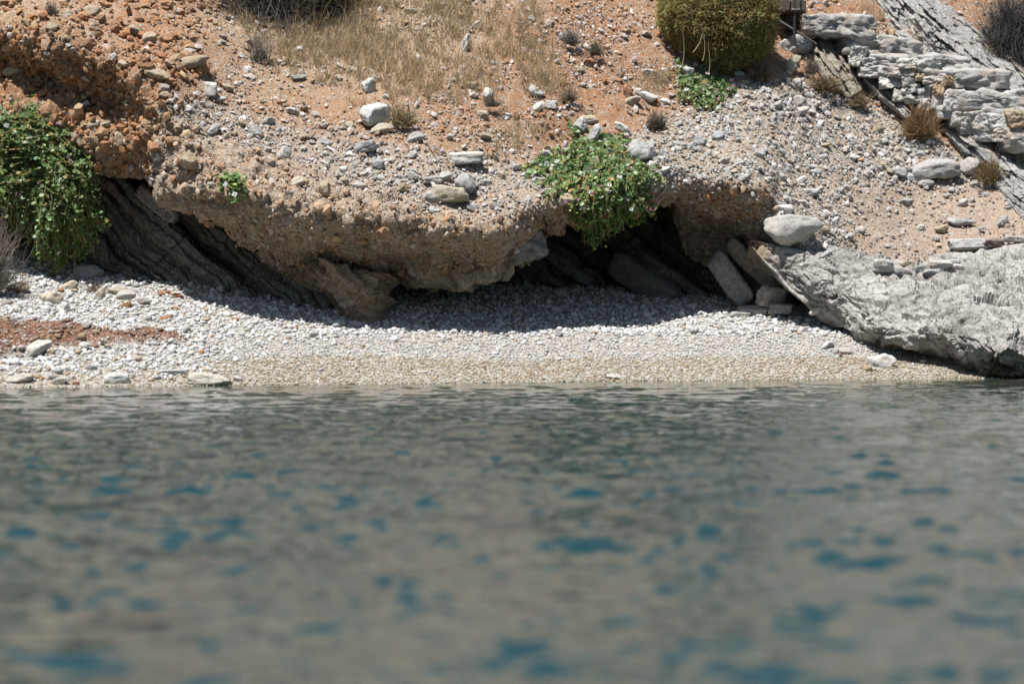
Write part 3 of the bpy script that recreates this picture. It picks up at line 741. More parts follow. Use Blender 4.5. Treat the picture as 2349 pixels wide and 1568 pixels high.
# ================================================================== SINGLE ROCKS
def rough_rock(sub, seed, kind):
    r = np.random.default_rng(seed); V, Fc = ICO[sub]
    if kind == 'block':
        n = np.concatenate([np.eye(3), -np.eye(3)]) + r.normal(0, .12, (6, 3)); d = r.uniform(.66, .82, 6)
        m_ = r.normal(size=(6, 3)); n = np.concatenate([n, m_]); d = np.r_[d, r.uniform(.82, 1.0, 6)]
    elif kind == 'angular':
        n = r.normal(size=(13, 3)); d = r.uniform(.52, .95, 13)
    else:
        n = r.normal(size=(16, 3)); d = r.uniform(.66, .92, 16)
    n /= np.linalg.norm(n, axis=1, keepdims=True); dots = V @ n.T
    rad = np.where(dots > 1e-3, d / np.maximum(dots, 1e-3), 9); rad = np.minimum(rad, 1.3)
    p = {'block': 30, 'angular': 34, 'round': 24}[kind]
    R = (rad ** -p).sum(1) ** (-1 / p)
    P = V * R[:, None]
    P = P + V * (.10 * fbm(P + seed * 3.7, 1.6, 3, seed % 97) + .16 * facet(P + seed, 2.6, seed % 71, .9, .6) + .05 * ridged(P + seed, 3.2, 4, seed % 83) + .025 * fbm(P + seed, 11, 3, 5))[:, None]
    return P, Fc
HR = [rough_rock(4, 500 + k, 'angular') for k in range(16)]
HS = [rough_rock(4, 540 + k, 'round') for k in range(8)]
HB = []
def round_box(seed, p=7, sub=4, amp=.07):
    V, Fc = ICO[sub]
    r = (np.abs(V) ** p).sum(1) ** (-1 / p)
    P = V * r[:, None]
    P = P * (1 + amp * fbm(P + seed * 2.3, 1.3, 4, seed % 91))[:, None] + .5 * amp * np.stack([fbm(P + 7 + seed, 2.6, 3, 3), fbm(P + 9 + seed, 2.6, 3, 4), fbm(P + 4 + seed, 2.6, 3, 5)], -1)
    return P, Fc
HB = [rough_rock(4, 600 + k, 'block') for k in range(8)]
ME = {}
for kind, lst in (('angular', HR), ('round', HS), ('block', HB)):
    ME[kind] = [mesh_np('rock', P * {'block': 1.22, 'angular': 1.28, 'round': 1.12}[kind], Fc, M_ROCKO, None, True) for P, Fc in lst]
COLORS = {'white': (.68, .665, .635), 'grey': (.51, .50, .48), 'pale': (.59, .565, .52), 'tan': (.47, .385, .275), 'orange': (.43, .235, .13), 'cream': (.55, .49, .38), 'dark': (.22, .165, .14), 'blue': (.45, .455, .455), 'wet': (.62, .59, .51), 'clay': (.34, .15, .08)}
ROCKS = []          # (u, v, object) for naming the smaller ones
rr = np.random.default_rng(77)
def rock(u, v, w, h, colour, label, shape='angular', ang=0, name='rock', group=None, out=.25, depth=None):
    p, nn, where = surf_at(u, v + .3 * h)
    y = p[1] - out * h / F * p[1]
    c = W(u, v, y); m = y / F
    o = bpy.data.objects.new(name, ME[shape][rr.integers(len(ME[shape]))]); COL.objects.link(o)
    o.location = c
    o.scale = (w * m / 2 * 1.06, (depth or (.35 * w + .45 * h)) * m / 2, h * m / 2 * 1.1)
    o.rotation_euler = (rr.normal(0, .12), math.radians(ang), rr.normal(0, .25) + (math.pi if rr.random() < .5 else 0))
    k = rr.uniform(.92, 1.08); o.color = (*[min(.8, a * k) for a in COLORS[colour]], 1)
    tag(o, label, 'rock' if max(w, h) > 30 else 'stone', group)
    ROCKS.append((u, v, o)); return o

exec_heroes = [
 (860, 266, 64, 42, 'white', 'large white blocky rock split by a crack, highest above the middle overhang', 'block', 12),
 (878, 297, 40, 20, 'cream', 'cream wedge of rock tucked under the large white blocky rock', 'angular', 15),
 (1071, 100, 17, 32, 'white', 'narrow white stone standing upright like a tooth on the grassy slope', 'angular', -8),
 (843, 196, 26, 26, 'white', 'white angular stone in dry grass above the large blocky rock', 'angular', 30),
 (862, 177, 18, 9, 'white', 'small flat white stone just above an angular white one in the grass', 'angular', 10),
 (1119, 216, 16, 26, 'white', 'upright white stone with dry grass at its foot, mid slope', 'angular', 5),
 (683, 177, 32, 10, 'pale', 'long flat pale stone lying level on the earth under the dry grass', 'block', 3),
 (652, 355, 30, 28, 'pale', 'rounded pinkish pale cobble jutting from the top of the conglomerate', 'round', 0),
 (749, 327, 28, 14, 'blue', 'blue grey flat stone below the red bare patch on the scree', 'angular', 12),
 (957, 316, 30, 20, 'grey', 'grey angular stone right of the cream wedge, by a dead stick', 'angular', 20),
 (838, 338, 48, 24, 'blue', 'broad layered grey slab half buried in scree below the white blocky rock', 'block', 8),
 (1065, 363, 74, 27, 'pale', 'broad pale rock with a cream stain half buried above the middle scree', 'block', 5),
 (1068, 426, 48, 38, 'grey', 'big grey knob of rock in scree left of the hanging caper bush', 'round', -15),
 (1030, 446, 78, 36, 'cream', 'wide smooth cream rock face left of the big grey knob', 'block', 0),
 (992, 414, 44, 14, 'grey', 'long grey stone lying across the top of the wide cream rock', 'block', 0),
 (788, 417, 24, 22, 'tan', 'grey brown cobble on the lip of the conglomerate face, one of a cluster', 'round', 0),
 (745, 436, 28, 27, 'tan', 'rounded tan cobble jutting over the conglomerate, leftmost of its cluster', 'round', 0),
 (686, 418, 28, 18, 'cream', 'tilted cream stone set in the conglomerate left of the cobble cluster', 'angular', 22),
 (873, 445, 27, 17, 'pale', 'smooth pale cobble at the right end of the cobble cluster', 'round', 0),
 (989, 450, 28, 22, 'grey', 'grey angular stone at the left edge of the wide cream rock', 'angular', -40),
 (437, 145, 54, 28, 'tan', 'large tan angular rock with a dark gap under it on the left bank', 'angular', 14),
 (363, 172, 44, 20, 'tan', 'long tan rock at the rim of the left bank', 'angular', -14),
 (482, 206, 28, 34, 'pale', 'upright pale boulder on bare earth right of the left bank', 'block', 0),
 (524, 202, 24, 15, 'tan', 'small tan stone beside the upright pale boulder', 'angular', -30),
 (436, 372, 38, 36, 'tan', 'tan boulder embedded in the conglomerate nose above a small caper plant', 'angular', 25),
 (443, 332, 22, 13, 'grey', 'smooth grey cobble just above the tan embedded boulder', 'round', -8),
 (272, 323, 18, 24, 'tan', 'upright tan stone in the left bank above the first cave', 'angular', 10),
 (156, 38, 18, 22, 'cream', 'pointed cream stone high on the far left of the bank', 'angular', 10),
 (216, 62, 24, 22, 'tan', 'tan stone right of the pointed cream one high on the bank', 'angular', 35),
 (307, 72, 28, 18, 'tan', 'tilted tan slab in the middle of the orange bank', 'angular', 30),
 (263, 63, 18, 22, 'orange', 'orange upright stone left of the tilted tan slab', 'angular', 10),
 (322, 143, 24, 20, 'orange', 'orange stone above the long tan rim rock', 'angular', 35),
 (257, 132, 17, 15, 'pale', 'small pale block in the middle of the orange bank', 'angular', 0),
 (165, 170, 34, 20, 'orange', 'orange slab at the edge of the shaded hollow in the bank', 'angular', 35),
 (40, 161, 42, 15, 'tan', 'tan slab in the shaded bank near the left edge', 'angular', -10),
 (429, 121, 30, 13, 'pale', 'flat pale stone above the large tan angular rock', 'angular', 18),
 (386, 90, 26, 20, 'orange', 'orange stone up the bank from the large tan angular rock', 'angular', 25),
 (1352, 275, 38, 22, 'cream', 'cream boulder above the hanging caper bush, right of a white slab', 'round', 5),
 (1332, 288, 26, 30, 'white', 'white slab leaning left of the cream boulder above the caper bush', 'angular', 25),
 (1363, 308, 20, 30, 'white', 'narrow white stone below the cream boulder, partly behind caper leaves', 'angular', -35),
 (1429, 297, 30, 19, 'white', 'long white stone sloping to the right above the caper bush', 'angular', 38),
 (1492, 167, 26, 14, 'white', 'white wedge on red earth left of the small green caper', 'angular', 10),
 (1486, 221, 40, 19, 'white', 'long rounded white rock left of the small green caper', 'round', 22),
 (1451, 235, 32, 16, 'cream', 'cream stone left of and below the long rounded white rock', 'angular', -15),
 (1440, 211, 22, 27, 'orange', 'upright orange stone left of the long rounded white rock', 'round', 0),
 (1352, 143, 28, 14, 'orange', 'orange flat stone on the slope above the middle of the caper bush', 'angular', 15),
 (1226, 210, 34, 20, 'white', 'white craggy stone at the right edge of the dry grass', 'angular', 18),
 (1264, 241, 28, 18, 'white', 'white blocky stone below the craggy one at the grass edge', 'block', 5),
 (1234, 249, 16, 16, 'white', 'small white stone left of the white blocky stone', 'angular', 20),
 (1472, 350, 44, 42, 'grey', 'big flat grey rock right behind the hanging caper bush', 'angular', 12),
 (1697, 374, 26, 12, 'pale', 'pale flat stone lying alone on the grey scree', 'angular', 5),
 (1744, 354, 26, 20, 'grey', 'grey boulder on the scree right of the lone pale flat stone', 'round', 10),
 (1609, 326, 26, 22, 'blue', 'blue grey block on the scree below the dry tuft', 'angular', 5),
 (1650, 314, 26, 18, 'blue', 'tilted blue grey slab on the scree, right of a similar block', 'angular', 40),
 (1560, 333, 32, 10, 'grey', 'thin grey slab in the scree below the grey dry tuft', 'block', 5),
 (1587, 337, 20, 14, 'grey', 'grey stone between the thin slab and the blue grey block', 'angular', 30),
 (1818, 521, 104, 56, 'pale', 'largest pale boulder, perched on the left end of the grey outcrop', 'round', -2),
 (1804, 478, 40, 17, 'white', 'white flat stone just above the largest perched boulder', 'angular', -6),
 (1859, 441, 36, 19, 'grey', 'grey rounded slab on the slope above the largest perched boulder', 'round', 0),
 (1890, 526, 26, 17, 'tan', 'brownish grey stone at the right end of the largest perched boulder', 'round', 0),
 (1917, 507, 14, 14, 'white', 'small white block on the terrace above the outcrop', 'angular', 0),
 (2161, 526, 26, 19, 'tan', 'lone brown grey stone on the middle of the pinkish terrace', 'angular', 5),
 (2205, 508, 52, 16, 'grey', 'low grey stone half sunk in the pinkish terrace', 'round', 5),
 (2302, 508, 26, 18, 'grey', 'dark sided grey stone on the terrace at the far right', 'angular', 20),
 (2082, 462, 26, 17, 'grey', 'grey rock embedded at the top of the terrace', 'round', 0),
 (2146, 386, 118, 46, 'grey', 'big grey boulder at the foot of the bare slab below the stairs', 'round', 6),
 (2064, 398, 34, 17, 'grey', 'grey slab stone left of the big boulder below the stairs', 'angular', -5),
 (2094, 408, 32, 17, 'grey', 'rounded stone in front of the big boulder below the stairs', 'round', 0),
 (2120, 422, 40, 14, 'grey', 'flat grey stone below the big boulder under the stairs', 'round', 0),
 (2230, 388, 40, 30, 'pale', 'pale boulder right of the big one, against a dry weed', 'angular', 20),
 (2236, 423, 26, 15, 'grey', 'grey stone between the pale boulder and the dry weed', 'round', 0),
 (2270, 424, 24, 15, 'blue', 'blue grey cobble at the foot of the dry weed on the far right', 'round', -5),
 (1838, 105, 66, 34, 'white', 'bright white jagged rock below the iron post beside the stairs', 'angular', -6),
 (1818, 150, 26, 38, 'cream', 'upright cream rock under the jagged white rock by the stairs', 'angular', -25),
 (1697, 170, 24, 14, 'pale', 'pale stone in the shade under the round bush', 'round', 0),
 (1578, 163, 26, 20, 'white', 'white round stone at the left foot of the round bush', 'round', 0),
 (1540, 66, 22, 16, 'white', 'white stone touching the left side of the round bush', 'angular', 15),
 # stones laid along the outcrop
 (2026, 612, 44, 26, 'pale', 'pale block at the left end of the row of stones laid on the outcrop', 'block', 4),
 (2081, 607, 32, 15, 'tan', 'flat brownish stone in the upper row laid on the outcrop', 'block', -3),
 (2070, 622, 36, 17, 'grey', 'grey slab under the flat brownish stone in the laid row', 'block', -4),
 (2110, 619, 24, 20, 'blue', 'upright bluish stone in the middle of the row on the outcrop', 'block', 0),
 (2158, 607, 54, 17, 'pale', 'long pale slab in the upper row laid on the outcrop', 'block', 3),
 (2142, 626, 50, 18, 'blue', 'bluish slab under the long pale slab in the laid row', 'angular', 0),
 (2186, 602, 28, 12, 'grey', 'thin grey slab at the right end of the laid row', 'block', 4),
 (2199, 612, 26, 13, 'pale', 'pale rounded stone at the right end of the laid row', 'round', 10),
 (2220, 562, 88, 27, 'grey', 'long grey block lying on top of the outcrop', 'block', 0),
 (2280, 557, 46, 17, 'dark', 'purple brown stone between two grey blocks on the outcrop', 'block', 5),
 (2330, 549, 46, 14, 'grey', 'grey slab at the far right of the outcrop top', 'block', 3),
 # beach
 (2022, 828, 62, 32, 'white', 'white pitted rock alone on wet shingle below the outcrop', 'round', 0),
 (1772, 680, 66, 42, 'pale', 'pale square block wedged under the outcrop at the right cave mouth', 'block', 3, 'rock', None, 3.7),
 (1788, 709, 56, 24, 'grey', 'grey slab under the pale square block at the right cave mouth', 'block', 0, 'rock', None, 2.6),
 (1722, 714, 68, 20, 'pale', 'pale flat slab on the beach in front of the leaning stone beam', 'block', 2),
 (1698, 722, 44, 12, 'pale', 'thin pale slab lying against the flat slab on the beach', 'block', 3),
 (1458, 700, 26, 18, 'blue', 'grey blue cobble on the shadow line of the right cave', 'round', 0),
 (1484, 696, 20, 15, 'pale', 'pale cobble right of the grey blue one on the shadow line', 'angular', 15),
 (286, 678, 36, 20, 'pale', 'pale tapered stone on the beach left of a rounded one', 'angular', -12),
 (327, 690, 34, 20, 'pale', 'rounded sandy grey stone on the left beach', 'round', 0),
 (313, 671, 30, 11, 'white', 'bright white oblong stone above the rounded sandy grey one', 'block', 15),
 (272, 666, 30, 20, 'cream', 'cream stone behind the pale tapered stone on the left beach', 'angular', 0),
 (117, 684, 48, 32, 'cream', 'large cream boulder beside the grey twig bush on the beach', 'round', 5),
 (42, 661, 56, 26, 'tan', 'tan boulder behind the grey twig bush at the left edge', 'angular', 5),
 (160, 657, 34, 20, 'cream', 'cream block just below the hanging tips of the left caper', 'angular', -8),
 (195, 625, 56, 22, 'grey', 'grey stone dappled with shade under the left caper', 'angular', 3),
 (228, 676, 20, 24, 'cream', 'upright cream stone right of the drift twigs', 'angular', 0),
 (255, 649, 14, 11, 'white', 'small white stone at the left cave shadow line', 'round', 0),
 (83, 802, 54, 26, 'pale', 'pale pinkish slab leaning in the red clay bank', 'angular', -28, 'rock', None, 0.0),
 (116, 808, 18, 18, 'tan', 'brown cobble right of the pale slab in the red clay bank', 'round', 0),
 (194, 793, 16, 18, 'white', 'pointed white stone on the front of the red clay bank', 'angular', 0),
 (238, 783, 17, 13, 'pale', 'round pale pebble in the middle of the red clay bank', 'round', 0),
 (269, 866, 62, 28, 'white', 'white rock with black pits at the waterline on the left', 'round', 0),
 (468, 871, 80, 19, 'wet', 'wide wet greenish slab at the waterline left of centre', 'angular', -4),
 (398, 853, 62, 12, 'grey', 'long wet grey slab lying just above the waterline', 'block', 0),
 (55, 870, 50, 15, 'wet', 'wet greenish rock at the waterline near the left edge', 'angular', 0),
 (138, 874, 36, 16, 'wet', 'wet yellowish rock at the waterline left of the pitted white one', 'angular', -10),
 (175, 879, 15, 8, 'clay', 'small brick red piece of tile at the waterline', 'block', 0),
 (328, 840, 18, 15, 'grey', 'small dark grey stone above the pitted white rock', 'angular', 0),
 (398, 676, 26, 10, 'orange', 'largest orange clod in the heap at the cave shadow line', 'angular', 0),
 (384, 672, 12, 12, 'clay', 'small red clod at the left of the orange heap', 'angular', 20),
 (368, 674, 13, 14, 'orange', 'orange clod at the left of the heap at the cave shadow line', 'angular', 0),
 (411, 682, 14, 10, 'clay', 'red clod at the right end of the orange heap', 'angular', 0),
 (290, 700, 16, 13, 'orange', 'orange stone on white pebbles below the tapered stone', 'angular', 0),
 (383, 730, 20, 8, 'orange', 'orange flat stone on white pebbles below the orange heap', 'angular', 8),
 (401, 707, 20, 7, 'orange', 'thin orange stone between the heap and the flat orange one', 'angular', 0),
 (540, 733, 18, 10, 'orange', 'pinkish orange pebble alone in the white pebbles by the shadow', 'round', 0),
 (221, 761, 17, 10, 'tan', 'pinkish pebble on white cobbles above the red clay bank', 'round', 0),
 (1411, 865, 40, 10, 'white', 'white flat rock at the waterline right of centre', 'angular', 0),
 (545, 869, 22, 12, 'white', 'white stone right of the wide wet greenish slab', 'angular', 0),
 (1940, 806, 26, 14, 'pale', 'pale stone on wet shingle left of the white pitted rock', 'angular', 0),
 (1903, 790, 26, 14, 'white', 'white stone on shingle beside the foot of the outcrop', 'angular', 0),
]
for h in exec_heroes: rock(*h)

# two big stones that are part of the overhang but stick out of it
def boulder_set(): pass

# ---- the next largest stones, each its own object; named by what they lie beside
LAND = [('the standing white tooth stone', 1071, 100), ('the large white blocky rock', 860, 266), ('the upright pale boulder', 482, 206), ('the large tan angular rock', 437, 145), ('the embedded tan boulder', 436, 372),
    ('the pinkish pale cobble', 652, 355), ('the big grey knob', 1068, 426), ('the hanging caper bush', 1370, 440), ('the small green caper', 1620, 215), ('the round bush', 1645, 60), ('the grey dry tuft', 1507, 275),
    ('the long rounded white rock', 1486, 221), ('the craggy white stone', 1226, 210), ('the lone pale flat stone', 1697, 374), ('the largest perched boulder', 1818, 521), ('the jagged white rock', 1838, 105), ('the russet weed', 2110, 285),
    ('the big grey boulder', 2146, 386), ('the lone terrace stone', 2161, 526), ('the white pitted rock', 2022, 828), ('the pale square block', 1772, 680), ('the grey blue cobble', 1458, 700), ('the orange heap', 395, 676),
    ('the large cream boulder', 117, 684), ('the red clay bank', 200, 790), ('the wet greenish slab', 468, 870), ('the tan pillar', 840, 720), ('the left caper bush', 110, 430), ('the pointed cream stone', 156, 38), ('the grey embedded block', 1200, 560)]
ORD = ['nearest', 'second nearest', 'third nearest', 'fourth nearest', 'fifth nearest', 'sixth nearest', 'seventh nearest', 'eighth nearest', 'ninth nearest', 'tenth nearest', 'eleventh nearest', 'twelfth nearest']
def extras():
    rng = np.random.default_rng(5); out = []
    zones = [  # name, n, weight in (u, v), size range, colours, shapes
        ('scree', 58, lambda u, v: (v < lip_v(u) - 30) * (w_scree(u, v) > .35), (15, 26), ['grey', 'grey', 'blue', 'pale', 'white', 'tan'], ['angular', 'angular', 'round']),
        ('upper', 34, lambda u, v: (v < lip_v(u) - 30) * (w_upper(u, v) > .3) * (u < 1900), (12, 22), ['white', 'white', 'pale', 'cream', 'orange', 'tan'], ['angular']),
        ('bank', 26, lambda u, v: (v < lip_v(u) - 25) * (w_cliff(u, v) > .4), (14, 26), ['tan', 'tan', 'orange', 'cream'], ['angular']),
        ('terrace', 12, lambda u, v: (u > 1890) * (v > 400) * (v < np.interp(u, OT[:, 0], OT[:, 1]) - 25), (12, 22), ['grey', 'blue', 'pale'], ['round']),
        ('beach', 46, lambda u, v: (v > lip_v(u) + 25) * (v > 655) * (v < 872) * (u < 1880) * ((v < 770) | (u < 420)), (12, 22), ['white', 'white', 'pale', 'grey', 'blue'], ['round', 'angular'])]
    taken = [(a, b) for a, b, _ in ROCKS]
    for zn, n, wt, (a, b), cols, shp in zones:
        k = 0; tries = 0
        while k < n and tries < 6000:
            tries += 1
            u, v = rng.uniform(5, 2345), rng.uniform(4, 872)
            if not wt(np.array(u), np.array(v)): continue
            if min(math.hypot(u - x, (v - y) * 1.4) for x, y in taken) < 30: continue
            if inside(u, v): continue
            if zn == 'beach' and (bank_mask(*W(u, v, beach_hit(u, v))[:2]) > .3): continue
            w = rng.uniform(a, b) * (1 if rng.random() < .75 else 1.2); h = w * rng.uniform(.5, .8)
            out.append((u, v, w, h, cols[rng.integers(len(cols))], shp[rng.integers(len(shp))], zn)); taken.append((u, v)); k += 1
    buckets = {}
    for e in out:
        u, v = e[0], e[1]
        L_ = min(LAND, key=lambda l: math.hypot(u - l[1], v - l[2])); dx, dy = u - L_[1], v - L_[2]
        side = ('right of' if dx > 0 else 'left of') if abs(dx) > abs(dy) else ('below' if dy > 0 else 'above')
        buckets.setdefault((L_[0], side, e[4]), []).append((math.hypot(dx, dy), e))
    CN = {'white': 'white', 'grey': 'grey', 'pale': 'pale', 'tan': 'tan', 'orange': 'orange', 'cream': 'cream', 'blue': 'blue grey'}
    for (ln, side, cn), lst in buckets.items():
        lst.sort(key=lambda q: q[0])
        for i, (_, e) in enumerate(lst):
            form = 'rounded' if e[5] == 'round' else 'angular'
            lab = f"{form} {CN[cn]} stone {side} {ln}" + (f", {ORD[i]} of {len(lst)} such" if len(lst) > 1 else '')
            rock(e[0], e[1], e[2], e[3], e[4], lab, e[5], rng.uniform(-25, 25), 'stone', {'scree': 'stones on the grey scree', 'upper': 'stones on the red slope', 'bank': 'stones in the left bank', 'terrace': 'stones on the terrace', 'beach': 'stones on the pebble beach'}[e[6]])

# ================================================================== PLANTS
def poly_in(poly, u, v):
    r = False; n = len(poly); j = n - 1
    for i in range(n):
        a, b = poly[i], poly[j]
        if (a[1] > v) != (b[1] > v) and u < (b[0] - a[0]) * (v - a[1]) / (b[1] - a[1]) + a[0]: r = not r
        j = i
    return r
def poly_dist(poly, u, v):
    best = 1e9; n = len(poly)
    for i in range(n):
        ax, ay = poly[i]; bx, by = poly[(i + 1) % n]; dx, dy = bx - ax, by - ay
        t = max(0, min(1, ((u - ax) * dx + (v - ay) * dy) / (dx * dx + dy * dy + 1e-9)))
        best = min(best, math.hypot(u - ax - t * dx, v - ay - t * dy))
    return best

def tubes(paths, radii, cols, sides=3):
    """many thin stems: list of (k,3) arrays -> verts, quads, colours"""
    Vs, Fs, Cs = [], [], []; off = 0
    for P, r, c in zip(paths, radii, cols):
        k = len(P); T = np.gradient(P, axis=0); T /= np.linalg.norm(T, axis=1, keepdims=True) + 1e-9
        A = np.cross(T, C(.31, .77, .55)); A /= np.linalg.norm(A, axis=1, keepdims=True) + 1e-9; B = np.cross(T, A)
        rad = r * np.linspace(1, .45, k)
        ring = np.stack([P + rad[:, None] * (math.cos(a) * A + math.sin(a) * B) for a in np.arange(sides) * 2 * math.pi / sides], 1)
        Vs.append(ring.reshape(-1, 3)); Cs.append(np.repeat(c[None], k * sides, 0))
        i = np.arange(k - 1)[:, None] * sides + np.arange(sides)[None]; j = np.arange(k - 1)[:, None] * sides + (np.arange(sides)[None] + 1) % sides
        Fs.append(np.stack([i, j, j + sides, i + sides], -1).reshape(-1, 4) + off); off += k * sides
    return np.concatenate(Vs), np.concatenate(Fs), np.concatenate(Cs)

_a = np.arange(9) / 9 * 2 * np.pi
LEAF = np.concatenate([[[0, 0, 0]], np.stack([np.cos(_a) * (1 + .06 * np.cos(2 * _a)), np.sin(_a) * .94, .16 + 0 * _a + .10 * np.cos(2 * _a)], -1)])
LEAF_F = np.array([[0, 1 + k, 1 + (k + 1) % 9] for k in range(9)])

def petal_mesh(name, c1, c2, s):
    r = np.random.default_rng(hash(name) % 1000 if False else len(name)); Vs, Fs, Cs = [], [], []; off = 0
    for k in range(4):
        a = k * math.pi / 2 + .4; q = LEAF * C(.62, .55, .5); q = q + C(.5, 0, .1)
        R = np.array([[math.cos(a), -math.sin(a), 0], [math.sin(a), math.cos(a), 0], [0, 0, 1]])
        Vs.append(q @ R.T * s); Fs.append(LEAF_F + off); Cs.append(np.repeat(c1[None], 10, 0)); off += 10
    for k in range(14):
        a = r.uniform(0, 6.28); t = r.uniform(.1, .55); e = C(math.cos(a) * t, math.sin(a) * t, r.uniform(.7, 1.15)) * s
        w = .05 * s; Vs.append(np.array([[w, 0, 0], [-w, w, 0], e])); Fs.append(np.array([[0, 1, 2]]) + off); Cs.append(np.repeat(c2[None], 3, 0)); off += 3
    return mesh_np(name, np.concatenate(Vs), np.concatenate(Fs), M_PETAL, np.concatenate(Cs), False)
FL_W = petal_mesh('flower', C(.78, .76, .74), C(.34, .18, .42), .027)
FL_P = petal_mesh('flower', C(.42, .20, .30), C(.40, .12, .30), .018)

POLYS = []
def inside(u, v): return any(poly_in(p, u, v) for p in POLYS)

def caper(label, poly, anchors, vcap, nstem, leaf_r, nfl, bulge, seed, step=7.6, green=1.0, hang=.35, group=None, hole=.55, dy=0.0, ends=()):
    ends = [e for e in ends for _ in range(3)]
    rng = np.random.default_rng(seed); us = [p[0] for p in poly]; vs = [p[1] for p in poly]
    POLYS.append(poly)
    def ybase(u, v):
        cap = vcap(u); return float(hill_y(np.array(u), np.array(min(v, cap))))
    paths, tips = [], []
    while len(paths) < nstem:
        u, v = rng.uniform(min(us), max(us)), rng.uniform(min(vs), max(vs))
        if ends and len(paths) < len(ends): u, v = ends[len(paths)][0] + rng.normal(0, 5), ends[len(paths)][1] + rng.normal(0, 4)
        elif not poly_in(poly, u, v) or (poly_dist(poly, u, v) > 22 and rng.random() < .3): continue
        anc = anchors[rng.integers(len(anchors))]
        if ends and len(paths) < len(ends): anc = min(anchors, key=lambda q: math.hypot(q[0] - u, (q[1] - v) * .5))
        au, av = anc[0] + rng.normal(0, 8), anc[1] + rng.normal(0, 8)
        k = rng.uniform(.25, 1) if len(anchors) > 1 else rng.uniform(.6, 1)
        su, sv = u + (au - u) * k, min(v - 8, v + (av - v) * k)
        cu, cv = su * .35 + u * .65, min(sv, v) - rng.uniform(2, 22)
        lay = rng.uniform(.12, 1) ** .6
        n = 12; t = np.linspace(0, 1, n); pts = []; lump = .55 + .75 * float(np.clip(.5 + 1.1 * fbm(np.array([[u * .012, v * .012, seed]]), 1, 2, 3)[0], 0, 1))
        for q in t:
            pu = (1 - q) ** 2 * su + 2 * q * (1 - q) * cu + q * q * u; pv = (1 - q) ** 2 * sv + 2 * q * (1 - q) * cv + q * q * v
            d = poly_dist(poly, pu, pv) if poly_in(poly, pu, pv) else 0
            off = .05 + dy + lay * bulge * lump * (1 - math.exp(-d / 45)) * (.35 + .65 * q)
            pts.append(W(pu, pv, ybase(pu, pv) - off))
        paths.append(np.array(pts)); tips.append(lay)
    root = bpy.data.objects.new('caper_bush', None); COL.objects.link(root)
    base = W(anchors[0][0], anchors[0][1], ybase(*anchors[0])); root.location = base
    tag(root, label, 'caper bush', group)
    # stems
    V, Fc, cl = tubes(paths, [.005 if rng.random() < .65 else .008 for _ in paths], [C(.36, .27, .13) * rng.uniform(.7, 1.3) if rng.random() < .6 else C(.27, .27, .09) * rng.uniform(.8, 1.2) for _ in paths])
    link('stems', mesh_np('stems', V - base, Fc, M_DRY, cl), root)
    # leaves
    pos, col, size, T = [], [], [], []
    for P, lay in zip(paths, tips):
        seg = np.linalg.norm(np.diff(P, axis=0), axis=1); s = np.r_[0, np.cumsum(seg)]; tot = s[-1]
        m = step / F * 30
        gaps = rng.uniform(0, 1) * m; q = gaps
        tone = rng.uniform(.75, 1.2)
        while q < tot:
            f = q / tot
            if rng.random() > .10:
                p = np.array([np.interp(q, s, P[:, a]) for a in range(3)])
                side = rng.normal(size=3) * C(.022, .016, .014); pos.append(p + side)
                tipn = f > .88 and rng.random() < .6
                g = C(.34, .44, .11) if tipn else (C(.125, .225, .080) if rng.random() < .58 else C(.20, .29, .095))
                if rng.random() < .055: g = C(.42, .30, .10)
                col.append(g * tone * rng.uniform(.75, 1.25) * green); size.append(leaf_r * rng.uniform(.55, 1.25) * (.7 if tipn else 1)); T.append(f)
            q += m * rng.uniform(.6, 1.4)
    n = len(pos); pos = np.array(pos); col = np.array(col); size = np.array(size)
    nor = np.stack([rng.normal(0, .5, n), -.62 + rng.normal(0, .4, n), .62 + rng.normal(0, .45, n)], -1); nor /= np.linalg.norm(nor, axis=1, keepdims=True)
    V = LEAF[None] * size[:, None, None]; R = rot_mats(n, rng, nor, .12)
    V = np.einsum('nij,nkj->nki', R, V) + pos[:, None] - base
    Fc = (LEAF_F[None] + np.arange(n)[:, None, None] * 10).reshape(-1, 3)
    link('foliage', mesh_np('foliage', V.reshape(-1, 3), Fc, M_LEAF, np.repeat(col, 10, 0), True), root)
    # flowers
    order = rng.permutation(len(paths)); made = 0
    for pi in order:
        if made >= nfl: break
        if tips[pi] < .45: continue
        P = paths[pi]; k = rng.integers(5, 12); p = P[k] + C(rng.normal(0, .02), -.07, .02)
        f = link('flower', FL_W if made % 5 < 2 else FL_P, root); f.location = p - base
        f.rotation_euler = (math.radians(60 + rng.normal(0, 25)), 0, rng.normal(0, .6)); made += 1
    return root

